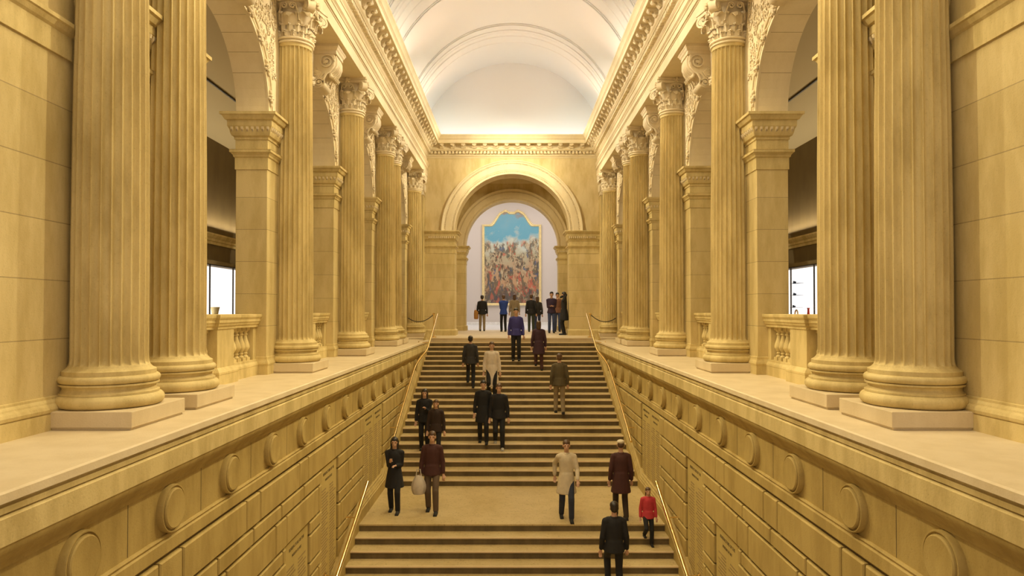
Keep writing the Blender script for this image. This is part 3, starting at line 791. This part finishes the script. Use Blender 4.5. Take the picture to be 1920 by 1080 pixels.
# ------------------------------------------------------------------ end wall with the big arch
def arch_wall(name, Y0, Y1, half, Xmax, zc, R, top, mat='endstone'):
    mb = MB()
    for sg in (-1, 1):
        x0, x1 = sorted((sg*half, sg*Xmax)); mb.cur = 1; mb.box(x0, x1, Y0, Y1, 0, zc); mb.cur = 0
        x0, x1 = sorted((sg*R, sg*Xmax)); mb.box(x0, x1, Y0, Y1, zc, top)
    n = 48
    for i in range(n):
        t0, t1 = PI*i/n, PI*(i+1)/n
        p = [(R*math.cos(t0), zc+R*math.sin(t0)), (R*math.cos(t1), zc+R*math.sin(t1))]
        mb.rings([[(p[0][0], y, p[0][1]), (p[1][0], y, p[1][1]), (p[1][0], y, top), (p[0][0], y, top)] for y in (Y0, Y1)])
    return tag(mb.build(name, [mat, 'ashlar']), kind='structure')
def end_trim(name, Y0, Y1, half, Xmax, zc, R, root_label, W=.52):
    t = thing(name, root_label, 'arch', (0, Y0, 0), 'arch surrounds of the end wall')
    prof = [(-.006, 0), (-.006, .05), (.05, .05), (.055, .03), (.10, .03), (.105, .045), (.135, .045), (.15, .06), (.36, .06), (.37, .045), (.40, .045), (.405, .07), (.46, .085), (.49, .11), (W, .11), (W, 0)]
    mb = MB(); n = 72
    mb.rings([[((R+r)*math.cos(PI*i/n), Y0+.002-d, zc+(R+r)*math.sin(PI*i/n)) for r, d in prof] for i in range(n+1)])
    mb.build('archivolt', 'pale', t)
    mb = MB()                             # egg and bead rows
    for rr_, nn, sz in ((R+.385, 110, .020), (R+.08, 90, .016)):
        for i in range(nn):
            a = PI*(i+.5)/nn; mb.ellip((rr_*math.cos(a), Y0-.05, zc+rr_*math.sin(a)), (sz, .025, sz), 6, 4)
    mb.build('bead_rows', 'carve', t)
    for sg in (-1, 1):
        mb = MB(sg); mb.rect_rings(half, Xmax, Y0, Y1, [(d, zc+z) for d, z in IMP]); mb.build('impost', 'stone', t)
        mb = MB(sg); mb.rect_rings(half, Xmax, Y0, Y1, [(.05, 0), (.05, .20), (.055, .205), (.04, .24), (.015, .26), (0, .27)]); mb.build('wall_base', 'stone', t)
        mb = MB(sg)
        n2 = int((Xmax-half)/.075)
        for i in range(n2): mb.ellip((half-.03+(i+.5)*.075, Y0-.085, zc-.25), (.026, .03, .045), 6, 4)
        mb.build('carved_band', 'carve', t)
    return t
RA = 2.20
arch_wall('wall_back', YE, YE+.85, RA, 3.32, SPR-.01, RA, HZ+6.64)
end_trim('arch_surround', YE, YE+.85, RA, 3.30, SPR-.01, RA, 'great round arch in the end wall at the head of the stairs')
# solid wall outside the stair hall width, closing the galleries
for s in (-1, 1):
    mb = MB(s); mb.box(3.32, 9, YE, YE+.85, 0, HZ+6.64); tag(mb.build('wall_gallery_end_'+SIDE[s], 'ashlar'), kind='structure')
    # corner pilaster
    t = thing('corner_pilaster', 'flat stone pilaster in the %s corner where arcade meets end wall' % SIDE[s], 'pilaster', (s*3.55, YE-.3, 0))
    mb = MB(s); mb.box(3.36, PX+.1, YE-.42, YE, 0, ARCW-.7); mb.build('pilaster_shaft', 'stone', t, bevel=.006)
    mb = MB(s); mb.rect_rings(3.36, PX+.1, YE-.42, YE, [(.0, ARCW-.75), (.02, ARCW-.74), (.02, ARCW-.70), (.0, ARCW-.68), (.01, ARCW-.45), (.05, ARCW-.15), (.08, ARCW-.10), (.08, ARCW)])
    for i in range(5): mb.ellip((3.40+.08*i, YE-.45, ARCW-.45), (.045, .04, .16), 8, 6); mb.ellip((3.33, YE-.40+.08*i, ARCW-.45), (.04, .045, .16), 8, 6)
    for i in range(2): mb.ellip((3.34, YE-.42+.3*i, ARCW-.2), (.09, .09, .09), 10, 7)
    mb.build('pilaster_capital', 'carve', t, smooth=60)
    mb = MB(s); mb.rect_rings(3.36, PX+.1, YE-.42, YE, [(.06, 0), (.06, .15), (.08, .2), (.06, .26), (.04, .28), (.05, .33), (.03, .40), (0, .42)]); mb.build('pilaster_base', 'stone', t)
arch_wall('wall_vestibule_far', 32.4, 33.2, RA, 9, SPR-.01, RA, 8.5)
end_trim('arch_surround', 32.4, 33.2, RA, 3.4, SPR-.01, RA, 'second identical round arch beyond the vestibule framing the painting')
for s in (-1, 1):
    mb = MB(s); mb.box(3.5, 3.8, YE+.85, 32.4, 0, 8); tag(mb.build('wall_vestibule_'+SIDE[s], 'ashlar'), kind='structure')
mb = MB(); mb.box(-4, 4, YE+.85, 32.4, 7.85, 8.1); tag(mb.build('ceiling_vestibule', 'pale'), kind='structure')
mb = MB(); mb.rings([[(-3.5, y, z), (3.5, y, z)] for y, z in [(32.4, 7.02), (32.38, 7.02), (32.38, 7.22), (32.3, 7.25), (32.3, 7.33), (32.25, 7.35), (32.25, 7.5), (32.1, 7.52), (32.0, 7.6), (32.0, 7.85), (32.4, 7.85)]], closed=False, cap=False)
for i in range(50): x = -3.4+i*.137; mb.box(x, x+.08, 32.17, 32.26, 7.37, 7.47)
tag(mb.build('trim_vestibule', 'pale'), kind='structure')
# end gallery
mb = MB(); mb.box(-10, 10, 45, 45.3, 0, 9.2); tag(mb.build('wall_far', 'beige'), kind='structure')
for s in (-1, 1):
    mb = MB(s); mb.box(9.0, 9.3, 33.2, 45, 0, 9.2); tag(mb.build('wall_far_'+SIDE[s], 'beige'), kind='structure')
mb = MB(); mb.box(-9.3, 9.3, 33.2, 45.3, 9.1, 9.3); tag(mb.build('ceiling_far', 'white'), kind='structure')
mb = MB(); mb.box(-9, 9, 44.95, 45.0, .03, .22); tag(mb.build('baseboard_far', 'white'), kind='structure')
# painting
pt = thing('painting', 'tall gilt framed painting with shaped arched top on the far gallery wall', 'painting', (-.02, 44.9, 1.27))
def pcurve(inset):
    W_ = 1.955-inset; zb_ = 1.30+inset; zs_ = HZ+5.64-inset*.8; zp = HZ+6.62-inset
    def half(sg):
        L = [(sg*W_, zb_), (sg*W_, zs_)]
        L += [(sg*(W_-.45-.0*inset), zs_)]
        for i in range(1, 8):
            t_ = i/8; x = (W_-.45)*(1-t_)+(.62-inset*.2)*t_; z = zs_+(zp-.10-zs_)*(t_*t_*(3-2*t_)); L.append((sg*x, z))
        L += [(sg*.60, zp-.10), (sg*.46, zp), (sg*.32, zp-.02), (sg*.18, zp-.14)]
        return L
    a = half(1); b2 = half(-1); return a+list(reversed(b2))
o_, i_ = pcurve(0), pcurve(.17)
mb = MB()
rows = []
for f_, d_ in ((0, 0), (0, .10), (.25, .14), (.45, .10), (.7, .12), (1, .05), (1, 0)):
    rows.append([(o_[j][0]*(1-f_)+i_[j][0]*f_-.02, 44.97-d_, o_[j][1]*(1-f_)+i_[j][1]*f_) for j in range(len(o_))])
mb.rings(rows, cap=False); mb.build('frame', 'gold', pt)
mb = MB(); mb.rings([[(x-.02, y, z) for x, z in i_] for y in (44.955, 44.93)]); mb.build('canvas', 'canvas', pt)
# thin wall seams of the end gallery
# ------------------------------------------------------------------ vault
VR = 3.62; VZ = HZ+6.05
mb = MB(); n = 48; a0 = math.radians(9.5)
def vrow(y, R_): return [(R_*math.cos(a0+(PI-2*a0)*i/n), y, VZ+R_*math.sin(a0+(PI-2*a0)*i/n)) for i in range(n+1)]
mb.rings([vrow(y, VR) for y in (-1, 5, 10, 15, 20, 26.6)], closed=False, cap=False)
mb.rings([vrow(y, VR+.25) for y in (-1, 26.6)], closed=False, cap=False)
tag(mb.build('ceiling', 'vault', smooth=60), kind='structure')
mb = MB()
mb.rings([[(x, y, z) for (x, _, z) in vrow(0, VR+.2)] for y in (26.6, 26.85)]+[], closed=True, cap=True)
tag(mb.build('wall_lunette', 'vault'), kind='structure')
for k, (ya, yb) in enumerate(((5.9, 7.2), (12.0, 13.3), (17.9, 19.2), (23.4, 24.75))):
    mb = MB(); L = yb-ya
    pr = [(ya, 0), (ya, .03), (ya+.10, .035), (ya+.14, .06), (ya+.34, .06), (ya+.36, .09), (ya+.44, .09), (ya+.46, .07), (yb-.46, .07), (yb-.44, .09), (yb-.36, .09), (yb-.34, .06), (yb-.14, .06), (yb-.1, .035), (yb, .03), (yb, 0)]
    mb.rings([vrow(y, VR+.002-d) for y, d in pr], closed=False, cap=False)
    tag(mb.build('trim_%d' % (k+1), 'vault'), kind='structure')
# panel borders between the ribs
for k, (ya, yb) in enumerate(((7.6, 11.6), (13.7, 17.5), (19.6, 23.0))):
    mb = MB()
    for ins in (0, .12):
        a1 = math.radians(18)+ins/VR
        pts = [(VR*.995*math.cos(a), ya+ins, VZ+VR*.995*math.sin(a)) for a in [a1+(PI-2*a1)*i/30 for i in range(31)]]
        mb.tube(pts, .016, 6)
        mb.tube([(x, yb-ins, z) for x, y, z in reversed(pts)], .016, 6)
        mb.tube([pts[0], (pts[0][0], yb-ins, pts[0][2])], .016, 6); mb.tube([pts[-1], (pts[-1][0], yb-ins, pts[-1][2])], .016, 6)
    tag(mb.build('trim_%d' % (k+6), 'vault'), kind='structure')
# cove gutters behind the cornices with their lamps
for s in (-1, 1):
    mb = MB(s); mb.box(3.30, 4.0, -1, 26.6, HZ+5.95, HZ+6.60); mb.box(3.62, 4.0, -1, 26.6, HZ+6.60, HZ+7.0)
    tag(mb.build('trim_cove_'+SIDE[s], 'vault'), kind='structure')
    mb = MB(s); mb.tube([(3.25, 1, HZ+6.68), (3.25, 26.2, HZ+6.68)], .025, 8)
    tag(mb.build('cove_lamp', 'cove', origin=(s*3.25, 13, HZ+6.65)), 'cool white lamp tube hidden behind the %s cornice' % SIDE[s], 'lamp')
mb = MB(); mb.box(-4, 4, YE, 26.85, HZ+5.95, HZ+6.64); tag(mb.build('trim_cove_back', 'vault'), kind='structure')
mb = MB(); mb.tube([(-2.9, 26.2, HZ+6.68), (2.9, 26.2, HZ+6.68)], .025, 8)
tag(mb.build('cove_lamp', 'cove', origin=(0, 26.2, HZ+6.65)), 'cool white lamp tube hidden behind the end cornice', 'lamp')

# ------------------------------------------------------------------ handrails, post and cord
for s in (-1, 1):
    sd = SIDE[s]
    hr = thing('brass_handrail', 'curved brass handrail along the upper flight on the %s side' % sd, 'handrail', (s*2.7, 19, -1), 'brass handrails')
    def pts_smooth(P, n=6):
        out = []
        P = [Vector(p) for p in P]
        for i in range(len(P)-1):
            p0 = P[max(i-1, 0)]; p1 = P[i]; p2 = P[i+1]; p3 = P[min(i+2, len(P)-1)]
            for k in range(n):
                t = k/n
                out.append(.5*((2*p1)+(-p0+p2)*t+(2*p0-5*p1+4*p2-p3)*t*t+(-p0+3*p1-3*p2+p3)*t**3))
        out.append(P[-1]); return out
    P = [(s*2.60, 23.75, HZ-.13), (s*2.565, 22.4, HZ-.545), (s*2.55, 21.2, HZ-.95), (s*2.56, 20.5, HZ-1.20), (s*2.63, 20.05, HZ-1.34), (s*2.71, 19.6, HZ-1.50), (s*2.735, 19.0, HZ-1.70), (s*2.70, 16.5, HZ-2.545), (s*2.67, 15.33, HZ-2.945)]
    mb = MB(); mb.tube(pts_smooth(P), .027, 12); mb.build('rail', 'brass', hr, smooth=50)
    for (y, z, x) in ((21.3, -.93, 2.55), (18.3, -1.94, 2.73), (17.2, -2.31, 2.71), (16.1, -2.68, 2.69)):
        mb = MB(); mb.tube([(s*x, y, HZ+z-.02), (s*x, y, HZ+z-.08), (s*(XW-.02), y, HZ+z-.08)], .011, 8); mb.tube([(s*(XW-.03), y, HZ+z-.08), (s*(XW+.0), y, HZ+z-.08)], .035, 12)
        mb.build('bracket', 'brass', hr)
    hr = thing('brass_handrail', 'straight brass handrail along the lower flight on the %s side' % sd, 'handrail', (s*2.7, 11, -3.5), 'brass handrails')
    P = [(s*2.68, 12.72, HZ-3.19), (s*2.68, 12.2, HZ-3.40), (s*2.68, 6.0, HZ-5.82)]
    mb = MB(); mb.tube(P, .030, 12); mb.build('rail', 'brass', hr, smooth=50)
    for y in (11.9, 10.6, 9.4):
        z = -3.40-(12.2-y)*.390
        mb = MB(); mb.tube([(s*2.68, y, HZ+z-.02), (s*2.68, y, HZ+z-.09), (s*(XW-.02), y, HZ+z-.07)], .012, 8); mb.tube([(s*(XW-.04), y, HZ+z-.07), (s*(XW-.0), y, HZ+z-.07)], .04, 12)
        mb.build('bracket', 'brass', hr)
    bp = thing('barrier_post', 'short polished metal rope post at the top of the stairs, %s side' % sd, 'post', (s*2.78, 24.3, .03), 'barrier posts')
    mb = MB(); mb.lathe([(.10, .03), (.10, .05), (.03, .07), (.025, .09), (.025, .82), (.045, .83), (.05, .86), (.05, .885), (.03, .90)], 20, (s*2.78, 24.3)); mb.build('post_body', 'brass', bp, smooth=40)
    mb = MB()
    p0 = Vector((s*2.80, 24.3, .84)); p1 = Vector((s*3.72, 24.45, .72))
    mb.tube([p0.lerp(p1, t)-Vector((0, 0, .35*4*t*(1-t)*.55)) for t in [i/16 for i in range(17)]], .014, 8)
    tag(mb.build('barrier_rope', 'rope', origin=(s*3.2, 24.35, .5), smooth=50), 'sagging dark cord from the post at the stair head to the %s arcade' % sd, 'rope')

# ------------------------------------------------------------------ people
def capsule(mb, p0, p1, r0, r1, flat=1.0, wide=(1, 0, 0), seg=14, eb=1.0):
    p0, p1 = Vector(p0), Vector(p1); t = (p1-p0)
    L = t.length; t = t.normalized() if L > 1e-5 else Vector((0, 0, 1)); wd = Vector(wide); wd = (wd-t*wd.dot(t))
    if wd.length < .1: wd = Vector((0, 1, 0))-t*t.y
    wd.normalize(); ot = t.cross(wd); rows = []
    for k in range(5):
        a = -PI/2+PI/2*k/4; rows.append((p0+t*r0*math.sin(a)*1.0, max(r0*math.cos(a), .001)))
    for k in range(5):
        a = PI/2*k/4; rows.append((p1+t*r1*eb*math.sin(a), max(r1*math.cos(a), .001)))
    mb.rings([[tuple(c+wd*r*math.cos(2*PI*j/seg)+ot*r*flat*math.sin(2*PI*j/seg)) for j in range(seg)] for c, r in rows])
def remesh(mb, name, mat, parent, vox=.014, smooth_it=2, dec=None):
    o = mb.build(name, mat, parent, local=True)
    m = o.modifiers.new('r', 'REMESH'); m.mode = 'VOXEL'; m.voxel_size = vox; m.use_smooth_shade = True
    if smooth_it:
        sm = o.modifiers.new('s', 'SMOOTH'); sm.iterations = smooth_it; sm.factor = .6
    dg = bpy.context.evaluated_depsgraph_get(); me = bpy.data.meshes.new_from_object(o.evaluated_get(dg))
    o.modifiers.clear(); old = o.data; o.data = me; bpy.data.meshes.remove(old)
    return o
def ik(a, b, l1, l2, pole):
    a, b = Vector(a), Vector(b); d = b-a; L = min(d.length, (l1+l2)*.999); dn = d.normalized(); b = a+dn*L
    x = (l1*l1-l2*l2+L*L)/(2*L); h = math.sqrt(max(l1*l1-x*x, 0)); pl = Vector(pole); pl = (pl-dn*pl.dot(dn)).normalized()
    return a+dn*x+pl*h, b
def person(label, X, Y, h, face, top, bottom, outfit='jacket', hair='short', hairmat='hair', stride=.0, arms=('down', 'down'), lean=0.0, skin='skin', shoes=(.02, .02, .02), group=None, hood=None, bag=None):
    """face: heading in degrees, 0 = walking away (+Y), 180 = towards the camera"""
    rz = math.radians(face); S = h/1.72
    ca, sa = math.cos(rz), math.sin(rz)
    def wz(lx, ly): return surf(Y+(lx*sa+ly*ca)*S)
    fL = (-.10, stride*.5); fR = (.10, -stride*.5)
    zL_, zR_ = wz(*fL), wz(*fR)
    fLt = max(wz(fL[0], fL[1]+.15), wz(fL[0], fL[1]-.07)); fRt = max(wz(fR[0], fR[1]+.15), wz(fR[0], fR[1]-.07)); zL_, zR_ = fLt, fRt
    z0 = min(zL_, zR_)
    root = thing('person', label, 'person', (X, Y, z0), group, 0)
    root.rotation_euler = (0, 0, -rz if False else rz)
    root.scale = (S, S, S)
    dzL, dzR = (zL_-z0)/S, (zR_-z0)/S
    # note: rotation by +rz about z sends local +y to (-sin, cos)
    hipz = .895-.14*abs(stride)**1.5
    ln = lean
    pel = Vector((0, 0, hipz)); chest = Vector((0, ln*.5, hipz+.40)); neck = Vector((0, ln*.65, hipz+.57)); head = Vector((0, ln*.75+.015, hipz+.70))
    mb = MB(); cl = MB(); tr = MB(); sh = MB()
    def T(m, *a, **k): capsule(m, *a, **k)
    T(mb, pel, chest, .110, .135, flat=.66); T(mb, chest, neck-Vector((0, 0, .06)), .15, .08, flat=.62)
    T(mb, neck-Vector((0, 0, .05)), head-Vector((0, .0, .04)), .052, .05)
    # head: skull, jaw, nose, ears, lips, brow
    mb.ellip(tuple(head+Vector((0, -.012, .035))), (.074, .092, .088), 18, 12); mb.ellip(tuple(head+Vector((0, .022, -.045))), (.052, .060, .060), 14, 10)
    T(mb, head+Vector((0, .082, .022)), head+Vector((0, .102, -.016)), .009, .015, seg=10)
    for sg in (-1, 1):
        mb.ellip(tuple(head+Vector((sg*.075, -.008, -.002))), (.012, .022, .032), 8, 6)
        mb.ellip(tuple(head+Vector((sg*.030, .076, .040))), (.026, .012, .009), 8, 6)
    mb.ellip(tuple(head+Vector((0, .080, -.052))), (.024, .010, .010), 8, 6)
    long_ = outfit in ('coat', 'dress', 'longcoat')
    ez = {}
    for sg, ft, dz in ((-1, fL, dzL), (1, fR, dzR)):
        hip = pel+Vector((sg*.085, 0, -.02)); ank = Vector((sg*.095, ft[1], .085+dz))
        knee, ank = ik(hip, ank, .408, .402, (0, 1, .1))
        T(mb, hip, knee, .068, .050); T(mb, knee, ank, .046, .034)
        T(mb, ank-Vector((0, .03, .045)), ank+Vector((0, .15, -.06)), .034, .026, flat=.8)
        T(tr, hip+Vector((0, 0, .03)), knee, .088, .066); T(tr, knee, ank+Vector((0, 0, -.01)), .070, .058)
        T(sh, ank-Vector((0, .035, .042)), ank+Vector((0, .165, -.052)), .043, .034, flat=.85); T(sh, ank, ank-Vector((0, 0, .03)), .042, .046)
        sh.box(ank.x-.042, ank.x+.042, ank.y-.075, ank.y+.19, ank.z-.087, ank.z-.065)
        # arm
        shd = chest+Vector((sg*.168, 0, .075)); mode = arms[0 if sg < 0 else 1]
        tgt = {'down': (sg*.24, .04+ln*.3, hipz-.06), 'fwd': (sg*.13, .30, hipz+.18), 'swingf': (sg*.22, .24, hipz+.02), 'swingb': (sg*.24, -.20, hipz+.02),
               'phone': (sg*.05, .28, hipz+.32), 'face': (sg*.04, .16, hipz+.60), 'pocket': (sg*.20, .08, hipz+.04), 'hold': (sg*.06, .20, hipz+.22), 'rail': (sg*.42, .22, hipz+.12)}[mode]
        elb, wr = ik(shd, tgt, .29, .26, (sg*.35, -1, -.2))
        T(mb, shd, elb, .048, .038); T(mb, elb, wr, .038, .026)
        d = (wr-elb).normalized(); sidev = Vector((1, 0, 0)) if abs(d.x) < .7 else Vector((0, 1, 0)); sidev = (sidev-d*sidev.dot(d)).normalized(); pn = d.cross(sidev)
        palm = wr+d*.05; T(mb, wr, palm+d*.03, .026, .036, flat=.5, wide=sidev)
        for q, (off, ln_) in enumerate(((-.027, .060), (-.009, .070), (.009, .066), (.027, .052))):
            b0 = palm+sidev*off+d*.035; m1 = b0+d*ln_*.55-pn*.010*sg; m2 = m1+d*ln_*.40-pn*.022*sg
            T(mb, b0, m1, .0095, .009, seg=8); T(mb, m1, m2, .009, .0075, seg=8)
        th = palm-sidev*.036*(1)-d*.005; T(mb, palm-sidev*.02-d*.02, th+d*.03-sidev*.012, .012, .010, seg=8)
        if outfit != 'none':
            T(cl, shd, elb, .060, .052); T(cl, elb, wr-d*.03, .054, .042)
    # clothes
    T(cl, pel+Vector((0, 0, .10)), chest, .150, .165, flat=.72); T(cl, chest, neck-Vector((0, 0, .075)), .172, .085, flat=.66)
    T(cl, chest+Vector((-.11, 0, .085)), chest+Vector((.11, 0, .085)), .072, .072, wide=(0, 1, 0))
    hem = {'jacket': -.08, 'coat': -.30, 'longcoat': -.50, 'dress': -.34, 'sweater': -.06}.get(outfit, -.08)
    T(cl, pel+Vector((0, 0, .06)), pel+Vector((0, 0, hem)), .165, .195 if hem > -.2 else .225, flat=.84, eb=.1)
    T(tr, pel+Vector((0, 0, .10)), pel+Vector((0, 0, -.05)), .148, .150, flat=.72, eb=.35)
    body = remesh(mb, 'body', skin, root, .0105, 2)
    remesh(tr, 'trousers' if outfit != 'dress' else 'leggings', bottom, root, .015, 3)
    remesh(cl, {'jacket': 'jacket', 'sweater': 'sweater'}.get(outfit, 'coat' if outfit != 'dress' else 'dress'), top, root, .014, 3)
    remesh(sh, 'shoes', cloth('shoe%.2f%.2f%.2f' % shoes, shoes), root, .012, 1)
    hb = MB()
    if hair == 'cap':
        h2 = MB(); h2.ellip(tuple(head+Vector((0, -.03, .03))), (.080, .080, .075), 16, 10); remesh(h2, 'hair', 'brownhair', root, .012, 1)
        hb.ellip(tuple(head+Vector((0, -.012, .088))), (.086, .098, .052), 18, 12)
    else: hb.ellip(tuple(head+Vector((0, -.016, .062))), (.083, .098, .076), 18, 12); hb.ellip(tuple(head+Vector((0, -.045, .015+(.045 if hair == 'cap' else 0)))), (.080, .070, .085 if hair != 'cap' else .05), 16, 10)
    if hair == 'long':
        T(hb, head+Vector((0, -.055, .02)), head+Vector((0, -.09, -.30)), .085, .075, flat=.6)
        for sg in (-1, 1): T(hb, head+Vector((sg*.065, -.02, .03)), head+Vector((sg*.075, -.015, -.20)), .035, .028)
    elif hair == 'bob':
        T(hb, head+Vector((0, -.05, .02)), head+Vector((0, -.06, -.10)), .085, .080, flat=.7)
    elif hair == 'cap':
        T(hb, head+Vector((0, .05, .075)), head+Vector((0, .13, .065)), .055, .05, flat=.25)
    remesh(hb, 'hair' if hair != 'cap' else 'cap', hairmat, root, .012, 1)
    eb = MB()
    for sg in (-1, 1): eb.ellip(tuple(head+Vector((sg*.030, .079, .022))), (.010, .005, .005), 8, 5)
    eb.build('eyes', 'hair', root, local=True)
    if outfit in ('jacket', 'coat', 'longcoat'):
        cb = MB(); cb.lathe([(.058, 0), (.075, .01), (.07, .045), (.062, .05), (.056, .03)], 20); co = cb.build('collar', top, root, smooth=60, local=True)
        co.location = neck-Vector((0, 0, .055))
    return root, (ca, sa, S, z0)
K = cloth
black = K('black wool', (.012, .011, .012)); navy = K('navy cotton', (.03, .035, .11)); purple = K('violet blue cotton', (.05, .045, .22)); khaki = K('khaki cotton', (.28, .21, .12)); jeans = K('blue denim', (.05, .07, .16))
white_ = K('off white wool', (.72, .62, .50)); maroon = K('dark maroon wool', (.06, .018, .014)); olive = K('olive brown cotton', (.10, .075, .035)); cream = K('cream linen', (.62, .52, .36)); red = K('red nylon', (.50, .04, .05)); grey = K('charcoal wool', (.035, .032, .03)); dpurple = K('plum knit', (.045, .025, .055)); greytr = K('grey trousers', (.10, .10, .11))
person('person in dark top and khaki trousers, leftmost of those standing below the painting', -1.38, 31.6, 1.66, 0, black, khaki, 'jacket', 'short', 'hair')
person('person in bright blue jacket and dark trousers standing left of the painting centre', -.38, 30.8, 1.66, 10, K('royal blue nylon', (.02, .05, .26)), black, 'jacket', 'short', 'brownhair', arms=('phone', 'phone'))
person('person in long khaki coat standing centrally before the painting', .12, 33.6, 1.76, 0, khaki, khaki, 'longcoat', 'bob', 'brownhair')
person('person in black jacket and dark green trousers standing right of the painting centre', .86, 30.6, 1.68, 0, black, K('dark green cotton', (.04, .05, .03)), 'jacket', 'short', 'brownhair')
person('slim person in grey jacket and jeans, close behind the black jacket wearer', 1.18, 31.6, 1.6, 0, grey, jeans, 'jacket', 'bob', 'brownhair')
person('man facing the camera in plum sweatshirt and jeans, hands held in front', 1.68, 29.0, 1.75, 180, dpurple, jeans, 'sweater', 'short', 'hair', arms=('hold', 'hold'))
person('person in brown top looking over the shoulder of the man in the plum sweatshirt', 2.05, 30.8, 1.76, 180, K('rust brown cotton', (.22, .10, .06)), jeans, 'sweater', 'short', 'hair')
person('woman in black coat, leggings and boots with long dark hair beside the right arch jamb', 2.03, 26.6, 1.68, 75, black, black, 'coat', 'long', 'hair', arms=('face', 'down'))
person('man in violet blue sweatshirt and black trousers near the top centre of the stairs', .13, 21.75, 1.68, 180, purple, black, 'sweater', 'short', 'hair', stride=.1)
person('person in plum jacket climbing near the stair top, right of the violet sweatshirt', .83, 21.2, 1.55, 0, K('aubergine nylon', (.05, .02, .035)), maroon, 'coat', 'bob', 'brownhair', stride=.3)
person('slender person in dark coat and leggings on the upper steps at left', -1.21, 19.9, 1.52, 0, grey, black, 'jacket', 'short', 'hair', stride=.3)
person('person in long off white coat and dark trousers high on the stairs, left of centre', -.57, 19.3, 1.62, 180, white_, black, 'longcoat', 'short', 'brownhair', stride=.2)
person('left one of two people in black walking side by side at mid stairs', -.71, 16.9, 1.56, 180, black, black, 'coat', 'short', 'hair', stride=.3)
person('right one of two people in black walking side by side at mid stairs, light shoes', -.32, 16.8, 1.62, 180, black, black, 'jacket', 'short', 'brownhair', stride=.3, shoes=(.5, .48, .42))
person('person in olive brown jacket and khaki trousers on the right half of the upper flight', 1.27, 18.3, 1.62, 0, olive, khaki, 'jacket', 'short', 'brownhair', stride=.3)
person('woman with loose dark hair in black, farther left of the couple on the upper flight', -2.12, 16.6, 1.5, 180, black, black, 'jacket', 'long', 'hair', stride=.2, arms=('phone', 'down'))
person('person in dark brown jacket, right partner of the long haired woman on the upper flight', -1.80, 16.2, 1.42, 180, K('dark brown wool', (.03, .015, .01)), black, 'jacket', 'bob', 'brownhair', stride=.2)
person('woman in black with long dark hair on the landing by the left handrail', -2.28, 13.3, 1.46, 180, black, black, 'coat', 'long', 'hair', stride=.25, arms=('hold', 'phone'))
person('person in black top with brown trousers carrying a pale shawl on the landing, left side', -1.55, 13.3, 1.58, 180, maroon, K('brown cotton', (.12, .08, .05)), 'jacket', 'short', 'brownhair', stride=.3, arms=('down', 'down'))
person('person in cream jacket and dark jeans stepping across the landing, right of centre', 1.02, 12.85, 1.5, 180, cream, K('dark denim', (.03, .035, .06)), 'coat', 'short', 'brownhair', stride=.35, arms=('swingf', 'swingb'))
person('person in dark maroon coat and pale cap at the right of the landing', 2.05, 12.9, 1.48, 0, maroon, K('dark brown cotton', (.04, .025, .015)), 'coat', 'cap', cream, stride=.25)
person('child in red jacket going down by the right handrail', 2.42, 12.2, 1.02, 180, red, black, 'jacket', 'bob', 'brownhair', stride=.15)
# the nearest figure stands on the lower flight
person('person in black on the lower flight at the bottom edge, right side', 1.64, 11.0, 1.5, 0, black, black, 'jacket', 'short', 'hair', stride=.3)
# things carried
mb = MB(); rows = []
for i in range(9):
    t = i/8; z = .50+.36*t; r = .06+.09*math.sin(PI*(1-t)*.8)
    rows.append([(r*(1+.12*math.sin(5*a))*math.cos(a)*.9, r*.5*(1+.12*math.cos(4*a))*math.sin(a), z) for a in [2*PI*j/24 for j in range(24)]])
mb.rings(rows); mb.tube([(-.05, 0, .84), (-.03, 0, .98), (.03, 0, .98), (.05, 0, .84)], .012, 6)
o = mb.build('cloth_bag', K('pale canvas', (.60, .52, .42)), smooth=60); o.location = (-1.80, 13.2, ZL-.13)
tag(o, 'pale cloth bag hanging at the side of the person in black on the landing', 'bag')
mb = MB(); mb.rings([[(.10*math.cos(a)*q, .05*math.sin(a)*q, z) for a in [2*PI*j/16 for j in range(16)]] for z, q in ((.55, .6), (.58, 1), (.80, 1.05), (.95, .9), (.98, .5))])
mb.tube([(-.06, 0, .95), (0, 0, 1.28), (.06, 0, .95)], .01, 6)
o = mb.build('shoulder_bag', K('tan leather', (.42, .20, .05)), smooth=60); o.location = (-1.66, 31.6, .03)
tag(o, 'tan shoulder bag beside the khaki trousered person at far left below the painting', 'bag')
